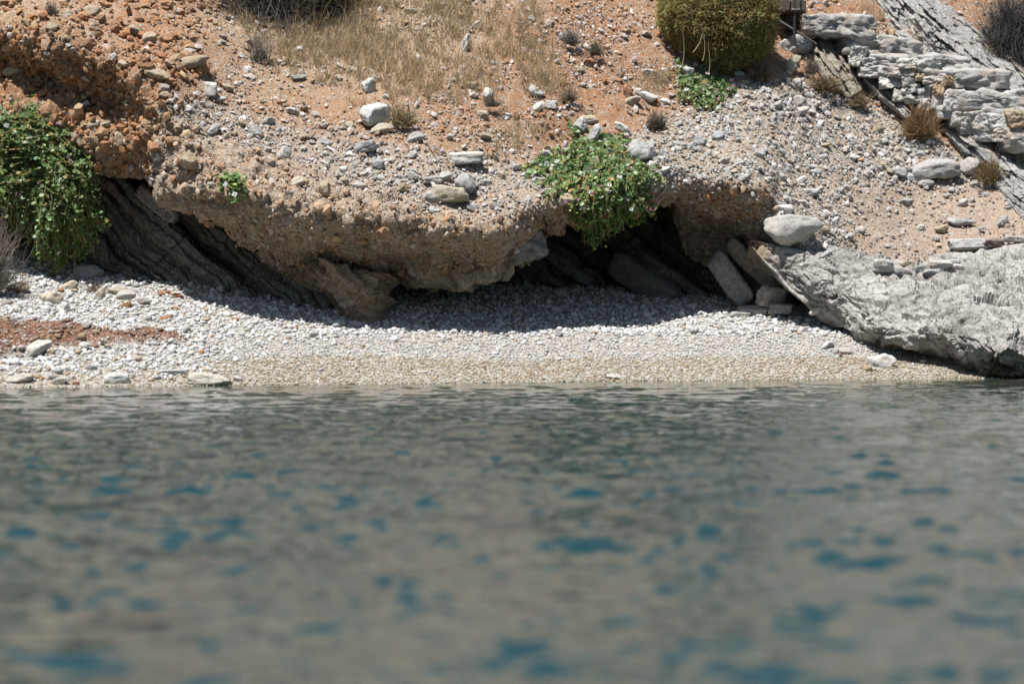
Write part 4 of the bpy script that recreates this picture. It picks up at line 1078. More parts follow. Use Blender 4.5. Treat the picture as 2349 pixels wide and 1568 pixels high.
BUSH_C = [(1268, 375), (1300, 330), (1305, 297), (1318, 297), (1322, 318), (1345, 325), (1372, 330), (1388, 322), (1402, 318), (1420, 322), (1432, 330), (1450, 350), (1470, 365), (1490, 375), (1508, 390), (1512, 410), (1500, 430), (1498, 460), (1508, 485), (1495, 500),
    (1480, 496), (1468, 516), (1450, 515), (1440, 530), (1412, 528), (1395, 545), (1382, 548), (1362, 578), (1345, 560), (1340, 535), (1320, 520), (1308, 500), (1300, 490), (1296, 470), (1296, 440), (1285, 420), (1262, 415), (1255, 395)]
caper('large green caper bush hanging over the mouth of the right cave', BUSH_C, [(1345, 345), (1400, 350), (1440, 385), (1330, 390), (1390, 400), (1440, 430), (1350, 440), (1400, 450), (1350, 480), (1420, 480)], lambda u: edge_v(u) - 8, 320, .0235, 26, .42, 31, group='caper bushes', green=1.0, ends=[(1362, 574), (1352, 562), (1342, 540), (1380, 546), (1372, 560), (1450, 513), (1472, 514), (1500, 496), (1310, 508), (1262, 413), (1415, 527), (1398, 544), (1197, 385), (1216, 380), (1238, 372), (1232, 362), (1258, 462), (1276, 448), (1206, 401), (1222, 396), (1245, 430), (1306, 298), (1316, 300), (1512, 410), (1510, 392), (1298, 480), (1330, 528)])
TRAIL = [(1195, 385), (1230, 372), (1262, 374), (1290, 372), (1300, 392), (1290, 425), (1275, 455), (1262, 468), (1252, 455), (1258, 425), (1235, 410), (1205, 402)]
# trailing shoots of the same bush are thinner; they belong to it
BUSH_L = [(-160, 280), (-60, 240), (0, 232), (28, 250), (50, 246), (66, 226), (80, 226), (86, 245), (100, 268), (128, 292), (160, 300), (180, 318), (200, 335), (225, 352), (240, 365), (236, 395), (228, 410), (234, 440), (224, 470), (243, 520), (228, 530), (213, 520), (216, 560), (205, 580), (185, 572), (168, 600), (150, 606),
    (135, 632), (118, 632), (104, 605), (92, 618), (84, 588), (62, 560), (40, 545), (0, 540), (-160, 540)]
caper('very large green caper bush filling the left edge beneath the orange bank', BUSH_L, [(40, 285), (90, 290), (0, 290), (140, 330), (60, 360), (180, 380), (120, 400), (20, 400), (-60, 330), (170, 440), (90, 460), (-80, 430)], lambda u: 350.0, 520, .0235, 16, .50, 32, hang=.5, group='caper bushes', green=1.0, ends=[(243, 520), (230, 530), (214, 520), (216, 560), (206, 580), (168, 600), (150, 606), (136, 631), (120, 634), (104, 605), (92, 618), (84, 590), (62, 562), (40, 546), (72, 226), (80, 224), (66, 232), (30, 250), (236, 395), (240, 365), (225, 350)])
BUSH_S = [(1540, 145), (1550, 150), (1556, 170), (1568, 183), (1590, 178), (1605, 168), (1628, 168), (1640, 180), (1662, 186), (1680, 196), (1696, 210), (1690, 224), (1668, 222), (1664, 240), (1648, 252), (1640, 262), (1622, 258), (1600, 254), (1575, 242), (1556, 240), (1549, 226), (1560, 205), (1548, 180)]
caper('small dark green caper bush in front of the round bush', BUSH_S, [(1620, 200), (1590, 205), (1650, 215)], lambda u: 900.0, 110, .024, 12, .28, 33, group='caper bushes', green=.85)
BUSH_T = [(497, 412), (510, 398), (530, 394), (548, 402), (560, 402), (566, 425), (569, 462), (560, 472), (550, 458), (540, 470), (522, 472), (516, 450), (502, 440), (494, 428)]
caper('tiny bright green caper plant growing out of the conglomerate face', BUSH_T, [(530, 408), (545, 420)], lambda u: 410.0, 34, .026, 2, .14, 34, group='caper bushes', green=1.25, dy=.16)

def twigs(name, label, cat, u, v, ru, rv, n, colour, seed, lean=(0, -.3, 1), spread=1.0, r=.003, gnarl=.25, out=.12, group=None, branches=2, y=None, droop=0.0):
    """a dry bush: a fan of bare, forking stems"""
    rng = np.random.default_rng(seed)
    p, nn, _ = surf_at(u, v + rv * .6)
    y = (p[1] - out) if y is None else y
    base = W(u, v + rv * .75, y); m = y / F
    root = None; paths, rad, cols = [], [], []
    for k in range(n):
        d = C(*lean) * .5 + rng.normal(size=3) * C(1, .8, .75) * spread; d[2] = abs(d[2]) + .15 if droop == 0 else d[2]; d /= np.linalg.norm(d)
        ln = rng.uniform(.55, 1.05); e = d * C(ru * m, ru * m * .7, rv * m * 1.7) * ln
        if e[1] > 0: e[1] *= .3
        K = 7; t = np.linspace(0, 1, K)[:, None]; st = rng.normal(size=3) * C(ru, ru * .5, rv * .2) * m * .25; st[1] = -abs(st[1]) * .5
        P = base + st * (1 - t * .3) + e * t + np.cumsum(rng.normal(size=(K, 3)), 0) * gnarl * ru * m * .10 - C(0, 0, droop) * rv * m * t ** 2
        c = C(*colour) * rng.uniform(.6, 1.35)
        paths.append(P); rad.append(r * rng.uniform(.7, 1.5)); cols.append(c)
        for b in range(branches):
            i = rng.integers(1, K - 1); q = P[i]; f = e * rng.uniform(.25, .5) + rng.normal(size=3) * ru * m * .22
            paths.append(q + f * np.linspace(0, 1, 4)[:, None] + np.cumsum(rng.normal(size=(4, 3)), 0) * gnarl * ru * m * .07); rad.append(r * .7); cols.append(c * rng.uniform(.8, 1.2))
    V, Fc, cl = tubes(paths, rad, cols)
    o = link(name, mesh_np(name, V - base, Fc, M_DRY, cl)); o.location = base
    return tag(o, label, cat, group)

TW = (.20, .175, .15); TW2 = (.30, .235, .15)
twigs('dry_bush', 'bare grey twig bush at the left edge above the beach', 'dry bush', -22, 590, 72, 92, 330, (.30, .255, .215), 41, r=.0034, gnarl=.6, branches=4, y=29.3)
twigs('dry_bush', 'dark dead bush hanging from the top edge left of centre', 'dry bush', 645, -84, 140, 66, 1300, (.13, .115, .10), 42, r=.0042, gnarl=.8, branches=3, spread=1.0, out=.3, droop=1.35, lean=(0, -.5, .2))
twigs('dry_bush', 'dark olive dry bush at the top edge right of the dead bush', 'dry bush', 745, -20, 70, 45, 420, (.17, .145, .075), 49, r=.004, gnarl=.8, branches=3, out=.2)
twigs('dry_bush', 'dark grey dead bush hanging in the top right corner', 'dry bush', 2325, 0, 75, 100, 900, (.12, .115, .115), 43, r=.0042, gnarl=.8, branches=3, out=.35, droop=1.2, lean=(0, -.5, .3))
for (u, v, ru, rv, n, c, lab, sd) in [
    (1507, 275, 26, 28, 260, (.20, .165, .13), 'grey dry tuft on the slope left of the small green caper', 44),
    (1308, 85, 30, 20, 130, (.27, .25, .23), 'low pale grey dry tuft high on the slope left of the round bush', 45),
    (1366, 110, 26, 20, 140, (.27, .23, .18), 'brownish dry tuft between the low grey tuft and the round bush', 46),
    (1860, 150, 22, 26, 150, (.24, .21, .18), 'grey dry tuft below the first stair block', 47),
    (600, 105, 36, 40, 120, (.30, .26, .22), 'sparse tall grey weed left of the dry grass', 48),
    (1305, 212, 30, 24, 120, (.33, .26, .18), 'pale brown tuft above the white slab and cream boulder', 50),
    (1130, 232, 26, 16, 110, (.25, .22, .17), 'dark dry tuft at the foot of the upright white stone', 51),
    (118, 18, 22, 18, 100, (.28, .24, .19), 'small dry tuft at the top of the left bank', 52),
    (925, 262, 40, 34, 220, (.42, .33, .18), 'straw coloured tuft right of the large white blocky rock', 53)]:
    twigs('dry_tuft', lab, 'dry tuft', u, v, ru, rv, n, c, sd, r=.0028, gnarl=.35, branches=1, group='dry tufts on the slope')
for (u, v, ru, rv, n, c, lab, sd) in [
    (2110, 282, 46, 46, 420, (.36, .225, .115), 'russet dry weed against the foot of the stair wall', 61),
    (2272, 392, 34, 38, 300, (.34, .25, .13), 'yellow brown dry weed on the bare slab at the far right', 62),
    (1972, 228, 28, 22, 200, (.34, .265, .16), 'straw brown weed at the foot of the leaning slab', 63),
    (1890, 190, 42, 22, 260, (.34, .25, .155), 'low straw brown weed on the scree below the bedrock', 64),
    (1745, 165, 24, 26, 200, (.24, .175, .115), 'brown dry weed at the right foot of the round bush', 65)]:
    twigs('dry_weed', lab, 'dry weed', u, v, ru, rv, n, c, sd, r=.003, gnarl=.4, branches=2, group='dry weeds by the stairs')
twigs('green_weed', 'single small bright green weed on the rock below the stairs', 'weed', 1957, 200, 9, 14, 40, (.06, .19, .03), 66, r=.006, branches=1)
twigs('drift_twigs', 'tangle of washed up twigs on the beach under the left caper', 'driftwood', 215, 655, 34, 16, 50, (.33, .27, .20), 67, r=.003, gnarl=.6, branches=2)

def stick(label, a, b, r, colour, sag=0.0):
    pts = []
    for k in range(9):
        t = k / 8; u, v = a[0] + (b[0] - a[0]) * t, a[1] + (b[1] - a[1]) * t
        p, nn, _ = surf_at(u, v); pts.append(W(u, v + sag * math.sin(t * 7), p[1] - .05))
    P = np.array(pts); V, Fc, cl = tubes([P], [r], [C(*colour)], 6); o = link('stick', mesh_np('stick', V - P[0], Fc, M_DRY, cl, True)); o.location = P[0]
    return tag(o, label, 'stick', 'dead sticks on the slope')
stick('long dead stick lying down the slope left of the caper bush', (964, 300), (1010, 380), .007, (.30, .25, .21), 2)
stick('thin dead stick leaning left of the long one', (962, 285), (935, 345), .005, (.30, .25, .21), 2)
stick('pale dead stick pointing up left of the caper bush', (1237, 352), (1217, 366), .006, (.45, .36, .24))
stick('dead stick on the slope above the craggy white stone', (1108, 135), (1094, 156), .006, (.32, .27, .23))
stick('grey dead stick running down past the broad pale rock', (1085, 330), (1130, 378), .005, (.34, .29, .25), 2)
stick('straw stalk lying on the scree above the largest perched boulder', (1892, 452), (1960, 434), .004, (.50, .40, .24))
stick('driftwood stick in the white pebbles right of the large cream boulder', (175, 700), (268, 668), .006, (.35, .29, .22), 3)

# round bush
def round_bush():
    rng = np.random.default_rng(71); cu, cv, y = 1647, 42, 32.45; m = y / F
    ctr = W(cu, cv, y); rad = C(139 * m, .55, 136 * m)
    base = W(cu, 176, y)
    root = bpy.data.objects.new('round_bush', None); COL.objects.link(root); root.location = base
    tag(root, 'big round olive brown cushion bush beside the wooden beams', 'bush')
    V, Fc = ICO[5]; lump = (1 + .07 * fbm(V, 2.2, 3, 72)) * (1 - .22 * np.clip(-V[:, 2], 0, 1) * np.clip(-V[:, 0] + .3, 0, 1.3))
    core = V * lump[:, None] * rad * .86 + ctr
    link('twig_core', mesh_np('twig_core', core - base, Fc, M_SHRUB, np.repeat(C(.12, .085, .045)[None], len(V), 0), True), root)
    n = 46000; d = rng.normal(size=(n, 3)); d[:, 1] = -np.abs(d[:, 1]) * 1.0 - .0; d /= np.linalg.norm(d, axis=1, keepdims=True)
    back = rng.random(n) < .25; d[back, 1] *= -1
    lp = 1 + .07 * fbm(d, 2.2, 3, 72) + .05 * fbm(d, 4.0, 2, 76) + .08 * fbm(d, 9, 3, 73)
    lp = lp * (1 - .22 * np.clip(-d[:, 2], 0, 1) * np.clip(-d[:, 0] + .3, 0, 1.3))
    q = d * lp[:, None] * (rng.uniform(.88, 1.03, n) + (rng.random(n) < .06) * rng.uniform(0, .06, n))[:, None]
    pos = q * rad + ctr
    nz = fbm(d, 9, 3, 74) + .5 * fbm(d, 22, 2, 75)
    g = np.clip(.50 + 1.3 * nz + .22 * d[:, 2] + rng.normal(0, .14, n), 0, 1)
    col = mix(np.broadcast_to(C(.40, .30, .13), pos.shape), C(.45, .45, .18), g) * rng.uniform(.55, 1.4, (n, 1))
    dead = rng.random(n) < .03; col[dead] = C(.30, .24, .15)
    ax = d + rng.normal(size=(n, 3)) * .65; ax /= np.linalg.norm(ax, axis=1, keepdims=True)
    sd = np.cross(ax, rng.normal(size=(n, 3))); sd /= np.linalg.norm(sd, axis=1, keepdims=True)
    L_ = rng.uniform(.016, .038, n)[:, None]; w = rng.uniform(.003, .0065, n)[:, None]
    P = np.stack([pos - ax * L_ * .5, pos + sd * w, pos + ax * L_, pos - sd * w], 1)
    Fq = np.arange(n * 4).reshape(n, 4)
    link('foliage', mesh_np('foliage', (P - base).reshape(-1, 3), Fq, M_SHRUB, np.repeat(col, 4, 0)), root)
    # a few dry stalks poking out
    paths = []
    for u0, v0, u1, v1 in [(1612, 140, 1618, 60), (1590, 120, 1622, 62), (1625, 172, 1628, 95), (1565, 150, 1570, 60), (1640, 20, 1632, -15)]:
        paths.append(np.array([W(u0 + (u1 - u0) * t + 3 * math.sin(5 * t), v0 + (v1 - v0) * t, y - .62 + .12 * t) for t in np.linspace(0, 1, 6)]) - base)
    V, Fc, cl = tubes(paths, [.004] * 5, [C(.5, .40, .25)] * 5); link('dry_stalks', mesh_np('dry_stalks', V, Fc, M_DRY, cl), root)
    return root
round_bush()
POLYS.append([(1500, -10), (1518, 70), (1560, 140), (1620, 175), (1700, 175), (1760, 140), (1790, 90), (1790, -10)])
POLYS.append([(1780, -10), (1780, 120), (2100, 330), (2360, 460), (2360, -10)])       # stairs

# dry grass
def dry_grass():
    rng = np.random.default_rng(81)
    blobs = [(760, 70, 130, 70, 2600), (860, 130, 110, 70, 2200), (680, 120, 80, 40, 900), (1040, 60, 130, 60, 1500), (1210, 110, 70, 90, 1400), (960, 200, 110, 60, 1300), (1080, 180, 80, 50, 700), (1240, 170, 40, 60, 500), (1180, 320, 60, 30, 250), (1500, 200, 40, 25, 250), (830, -5, 80, 30, 900), (2120, 80, 80, 40, 120), (1990, 40, 50, 30, 150), (2280, 110, 50, 50, 150), (560, 60, 50, 40, 250), (1010, 20, 60, 30, 500)]
    paths = []; Vs, Cs = [], []
    for (u, v, su, sv, n) in blobs:
        n = int(n * .85)
        cl_u = u + rng.normal(0, .55, (max(4, n // 14), 1)) * su; cl_v = v + rng.normal(0, .55, (len(cl_u), 1)) * sv
        k = rng.integers(0, len(cl_u), n)
        uu = cl_u[k, 0] + rng.normal(0, 5, n); vv = np.clip(cl_v[k, 0] + rng.normal(0, 3, n), -60, 420)
        t, i = hill_ix(uu, vv); p = HP[t, i]
        h = np.clip(np.exp(rng.normal(math.log(.125), .5, n)), .03, .45); tall = rng.random(n) < .02; h[tall] *= 2.0
        lean = rng.normal(size=(n, 3)) * C(.42, .35, .12) + C(.05, -.22, 1); lean /= np.linalg.norm(lean, axis=1, keepdims=True)
        w = rng.uniform(.0018, .0042, n)[:, None]; sd = np.stack([np.ones(n), rng.normal(0, .4, n), 0 * h], -1)
        mid = p + lean * (h * .55)[:, None]; tip = p + lean * h[:, None] + rng.normal(size=(n, 3)) * (h * .18)[:, None] - C(0, 0, 1) * (h * .08)[:, None]
        Vs.append(np.stack([p - sd * w, p + sd * w, mid + sd * w * .8, mid - sd * w * .8, tip], 1))
        c = np.where(rng.random((n, 1)) < .66, C(.72, .585, .39)[None], np.where(rng.random((n, 1)) < .6, C(.62, .51, .35)[None], C(.44, .39, .32)[None])) * rng.uniform(.65, 1.25, (n, 1)); Cs.append(c)
    V = np.concatenate(Vs); n = len(V); b = np.arange(n)[:, None] * 5
    F1 = np.concatenate([b + [[0, 1, 2]], b + [[0, 2, 3]], b + [[3, 2, 4]]])
    tag(link('dry_grass', mesh_np('dry_grass', V.reshape(-1, 3), F1, M_STRAW, np.repeat(np.concatenate(Cs), 5, 0))), 'straw coloured dry grass on the upper slope', kind='stuff')
dry_grass()

extras()

# ================================================================== STAIRS, SLABS, BEAMS
M_STEP = stone_mat('cut step stone', 'Col', 16, .72, 1.18, .014, veins=.3, vscale=4, stain=.5)
def rough_block(name, u0, u1, v0, v1, y, depth, parent, col, seed, base=C(0, 0, 0), ang=0, p=9, amp=.06, mat=None, yaw=0, tiltx=0):
    m = y / F; c = W((u0 + u1) / 2, (v0 + v1) / 2, y + depth / 2)
    P, Fc = round_box(seed, p, 5, amp)
    S = C((u1 - u0) * m / 2, depth / 2, (v1 - v0) * m / 2)
    Q = P * .96 * S
    Q = Q + np.stack([fbm(Q + seed, 9, 4, 1), fbm(Q + seed + 3, 9, 4, 2), fbm(Q + seed + 5, 9, 4, 3)], -1) * .015 + (P / np.linalg.norm(P, axis=1, keepdims=True)) * (.10 * facet(Q * C(.8, 1, 1) + seed, 3.6, seed % 50, .8, .7) + .05 * facet(Q + seed, 11, seed % 50 + 9, 1, .7))[:, None]
    def rot(Q, a, i, j):
        R = np.eye(3); R[i, i] = R[j, j] = math.cos(a); R[i, j] = -math.sin(a); R[j, i] = math.sin(a); return Q @ R.T
    if tiltx: Q = rot(Q, tiltx, 1, 2)
    if yaw: Q = rot(Q, yaw, 0, 1)
    if ang: Q = rot(Q, -math.radians(ang), 0, 2)
    k = .5 + .5 * fbm(Q + seed, 4, 4, 7)
    cl = C(*col)[None] * (.72 + .5 * k)[:, None]
    o = link(name, mesh_np(name, Q + c - base, Fc, mat or M_STEP, np.clip(cl, 0, .8), True), parent)
    return o

def stairs():
    base = W(2300, 345, 32.3); yw = lambda u: np.interp(u, [1935, 2050, 2150, 2200, 2290, 2400], [33.0, 32.85, 32.68, 32.48, 32.32, 32.0])
    root = bpy.data.objects.new('stone_staircase', None); COL.objects.link(root); root.location = base
    tag(root, 'rough grey stone staircase climbing the slope at the upper right', 'staircase')
    st = [(1826, 2002, 44, 92, 32.85, .9), (1918, 2112, 98, 136, 32.85, .9), (1975, 2222, 138, 168, 32.72, .9), (2105, 2310, 174, 214, 32.5, .9), (2166, 2450, 218, 258, 32.3, .9), (2232, 2460, 260, 302, 32.16, .9), (2282, 2470, 306, 350, 32.02, .9)]
    for k, (a, b, c, d, y, dp) in enumerate(st):
        rough_block('step', a, b, c - 2, d + 8, y, dp, root, (.50, .485, .455), 700 + k, base, ang=(3 if k < 2 else 1), p=10, amp=.05, tiltx=-.10)
    # masonry under the steps: one wall of rounded stones in mortar
    q = np.array([(1080, 560), (1190, 570), (970, 560), (1100, 650), (1240, 645), (1180, 600), (1240, 505), (1400, 520), (1455, 628), (1340, 610), (1160, 755), (1265, 785), (1360, 745), (1480, 700), (1475, 790), (1360, 825), (1600, 800), (1290, 700), (1560, 880), (1650, 940), (1760, 930), (1500, 880), (1700, 1010), (1820, 960), (1950, 950), (2090, 940), (1850, 1050), (2000, 1060), (2110, 1090), (1420, 680), (1220, 720), (1550, 640), (920, 490), (850, 420), (820, 480)])
    sz = [(130, 60), (190, 62), (220, 86), (140, 80), (100, 80), (80, 40), (150, 75), (180, 100), (150, 70), (90, 60), (95, 90), (115, 60), (85, 100), (95, 95), (110, 110), (80, 80), (150, 150), (70, 60), (150, 100), (130, 110), (150, 90), (100, 90), (120, 80), (150, 110), (170, 110), (150, 120), (160, 100), (170, 90), (150, 100), (60, 80), (70, 50), (80, 60), (110, 60), (110, 90), (90, 80)]
    Vs, Fs, Cs = [], [], []; off = 0; rng = np.random.default_rng(9)
    pal = [C(.55, .54, .515), C(.56, .53, .47), C(.54, .53, .50), C(.60, .58, .545), C(.51, .505, .49)]
    for k, ((zx, zy), (w, h)) in enumerate(zip(q, sz)):
        u, v = 1720.5 + zx * .2924, zy * .2924; y = float(yw(u)); m = y / F
        P, Fc = rough_rock(4, 900 + k, 'block'); P = P * C(1.25, 1, 1.25)
        P = P * C(w * .2924 * m * .6, .17, h * .2924 * m * .62) + W(u, v, y - .05)
        Vs.append(P); Fs.append(Fc + off); off += len(P); Cs.append(np.repeat((pal[rng.integers(5)] * rng.uniform(.85, 1.1) * (C(.86, .70, .50) if k in (9, 13, 25, 31) else 1))[None], len(P), 0))
    us = np.linspace(1935, 2400, 120); ts = np.linspace(0, 1, 50)[:, None]
    top = np.interp(us, [1935, 2000, 2100, 2180, 2250, 2400], [128, 150, 180, 222, 266, 320]); bot = np.interp(us, [1935, 2000, 2060, 2150, 2200, 2290, 2400], [185, 215, 245, 285, 325, 372, 395])
    Vv = top + (bot - top) * ts; Uu = np.broadcast_to(us, Vv.shape); ym = yw(Uu) + .08; yh = hill_y(Uu, Vv) + .06; Pm = W(Uu, Vv, ym + (yh - ym) * ts ** 2); Pm[..., 1] += .05 * fbm(Pm, 6, 4, 5)
    fq = grid_faces(*Uu.shape); tri = np.concatenate([fq[:, [0, 1, 2]], fq[:, [0, 2, 3]]])
    Vs.append(Pm.reshape(-1, 3)); Fs.append(tri + off); Cs.append(np.repeat(C(.47, .425, .35)[None], Pm.size // 3, 0))
    link('side_wall', mesh_np('side_wall', np.concatenate(Vs) - base, np.concatenate(Fs), M_STEP, np.concatenate(Cs), False), root)
stairs()

def ribbon(name, label, axis, width, bulge, seed, col, cat='rock slab', beds=5, sink=.12):
    """bare bedrock running along AXIS in beds parallel to it, its edges sunk in the slope"""
    ax = np.array(axis, float); s = np.r_[0, np.cumsum(np.hypot(*np.diff(ax, axis=0).T))]; n = int(s[-1] / 2.6)
    q = np.linspace(0, s[-1], n); cu = np.interp(q, s, ax[:, 0]); cv = np.interp(q, s, ax[:, 1]); wd = np.interp(q, s, width)
    tu, tv = np.gradient(cu), np.gradient(cv); ln = np.hypot(tu, tv); tu, tv = tu / ln, tv / ln
    k = 70; t = np.linspace(-1, 1, k)[None]
    wob = 1 + .18 * fbm(np.stack([q * .02, 0 * q, 0 * q + seed], -1), 1, 3, seed)
    U = cu[:, None] - tv[:, None] * t * (wd * wob)[:, None] / 2; V = cv[:, None] + tu[:, None] * t * (wd * wob)[:, None] / 2
    Y0 = hill_y(U, V); P = W(U, V, Y0)
    prof = np.sqrt(np.clip(1 - t ** 2, 0, 1))
    b = np.mod(t * beds / 2 + .35 * fbm(P, 1.2, 3, seed + 1) + 50, 1); step = np.where(b < .9, b * .9, (1 - b) * 8)
    lq = np.stack([q[:, None] * .008 + 0 * t, t * (wd / 26)[:, None] + .3 * fbm(P, 1.5, 2, seed + 5), 0 * U + seed], -1)
    y = Y0 + sink - (sink + bulge) * prof ** .7 - (.07 * fbm(lq * C(1, .5, 1), 1.0, 3, seed + 2) + .16 * facet(lq * C(2.2, 1.2, 1), 1.0, seed + 8, .8, .8) + .07 * facet(P, 7, seed + 9, 1, .6) + .04 * fbm(P, 3, 4, seed + 7) + .015 * ridged(P, 9, 3, seed + 3)) * prof
    P = W(U, V, y); nn = .5 + .5 * fbm(P * C(1, 1, 1), 3, 4, seed + 4)
    cl = C(*col) * (.78 + .42 * nn)[..., None]; cl = mix(cl, C(.45, .36, .25), sstep(.62, .8, nn) * .5)
    o = link(name, mesh_np(name, P.reshape(-1, 3), grid_faces(*U.shape), M_LIME, cl.reshape(-1, 3), False))
    return tag(o, label, cat)
ribbon('bedrock_slab', 'long bare grey slab sloping down beside the upper stairs', [(2040, -40), (2090, 30), (2150, 95), (2215, 150), (2280, 195), (2340, 235)], [100, 140, 160, 165, 140, 100], .16, 91, (.49, .475, .45))
ribbon('bedrock_slab', 'bare grey slab running out of the right edge below the stairs', [(2170, 280), (2230, 325), (2290, 375), (2350, 435), (2420, 500)], [40, 70, 90, 100, 100], .20, 94, (.47, .46, .44))
ribbon('bedrock_slab', 'narrow brown edged slab beneath the top right dead bush', [(2255, 60), (2300, 110), (2345, 165), (2400, 230)], [14, 22, 30, 30], .10, 97, (.40, .35, .29), beds=2)
ribbon('bedrock_slab', 'short leaning grey slab under the left end of the stair wall', [(1985, 178), (2020, 205), (2060, 240), (2085, 268)], [26, 46, 46, 22], .24, 99, (.53, .52, .49), beds=3)
ribbon('bedrock_slab', 'tan weathered rock face under the first stair blocks', [(1880, 85), (1905, 125), (1930, 165), (1962, 215)], [50, 84, 92, 50], .24, 101, (.46, .41, .335), beds=3)

def beam_things():
    M_WOOD, nt, b = mat_base('weathered timber')
    pos = nd(nt, 'ShaderNodeTexCoord').outputs['Object']; mp = nd(nt, 'ShaderNodeMapping'); mp.inputs['Scale'].default_value = (40, 40, 6); nt.links.new(pos, mp.inputs['Vector'])
    nz = nd(nt, 'ShaderNodeTexNoise', Scale=2.5, Detail=6.0); nt.links.new(mp.outputs[0], nz.inputs['Vector'])
    nt.links.new(ramp(nt, nz.outputs['Fac'], [(.3, (.045, .034, .026)), (.7, (.14, .11, .085))]), b.inputs['Base Color']); b.inputs['Roughness'].default_value = .85
    M_IRON, nt, b = mat_base('dark iron'); b.inputs['Base Color'].default_value = (.055, .055, .06, 1); b.inputs['Roughness'].default_value = .5; b.inputs['Metallic'].default_value = .4
    M_TIN, nt, b = mat_base('grey metal plate'); b.inputs['Base Color'].default_value = (.35, .35, .36, 1); b.inputs['Roughness'].default_value = .5; b.inputs['Metallic'].default_value = .6
    import bmesh
    def box(name, u0, u1, v0, v1, y, d, mat, parent=None, base=None, bev=.008, skew=0.0):
        m = y / F; c = W((u0 + u1) / 2, (v0 + v1) / 2, y + d / 2); bm = bmesh.new(); bmesh.ops.create_cube(bm, size=1)
        for v in bm.verts:
            v.co.x *= (u1 - u0) * m; v.co.y *= d; v.co.z *= (v1 - v0) * m
            v.co.x += skew * (v.co.z)
        bmesh.ops.bevel(bm, geom=bm.edges[:], offset=bev, segments=2, affect='EDGES')
        me = bpy.data.meshes.new(name); bm.to_mesh(me); bm.free(); me.materials.append(mat); o = link(name, me, parent)
        o.location = Vector(c) - (Vector(base) if base is not None else Vector((0, 0, 0))); return o
    y = 32.9
    b1 = box('wooden_beam', 1768, 1802, 10, 35, y, 1.2, M_WOOD, skew=.05); tag(b1, 'dark timber beam end with a small metal plate, against the round bush', 'timber beam', 'timber beam ends')
    pl = box('metal_plate', 1769, 1778, 8.5, 19, y - .012, .011, M_TIN, bev=.002); pl.parent = b1; pl.location = pl.location - b1.location
    b2 = box('wooden_beam', 1803, 1838, 10.5, 36, y, 1.2, M_WOOD, skew=-.03); tag(b2, 'dark timber beam end behind the thin iron post', 'timber beam', 'timber beam ends')
    b3 = box('wooden_post', 1805, 1834, 36, 66, y + .35, .12, M_WOOD); tag(b3, 'short dark timber post in the shade under the beams', 'timber post')
    def rod(name, label, cat, a, bb, r, y0, y1):
        P = np.array([W(a[0] + (bb[0] - a[0]) * t, a[1] + (bb[1] - a[1]) * t, y0 + (y1 - y0) * t) for t in np.linspace(0, 1, 5)])
        V, Fc, cl = tubes([P], [r], [C(.06, .06, .065)], 10); V2 = V.copy()
        o = link(name, mesh_np(name, V - P[0], Fc, M_IRON, None, True)); o.location = P[0]; return tag(o, label, cat), P
    o, P = rod('iron_post', 'thin dark iron post standing in front of the timber beams', 'post', (1822, 92), (1824, -60), .017, y - .08, y - .08)
    V, Fc, cl = tubes([np.array([W(1816, 22, y - .1), W(1828, 22.6, y - .1), W(1836, 21, y - .05)])], [.012], [C(.4, .4, .4)], 6)
    w = link('wire_tie', mesh_np('wire_tie', V - P[0], Fc, M_TIN, None, True), o)
    rod('iron_pipe', 'dark pipe slanting down from under the timber beams to the stairs', 'pipe', (1768, 36), (1874, 102), .022, y + .05, y - .15)
beam_things()

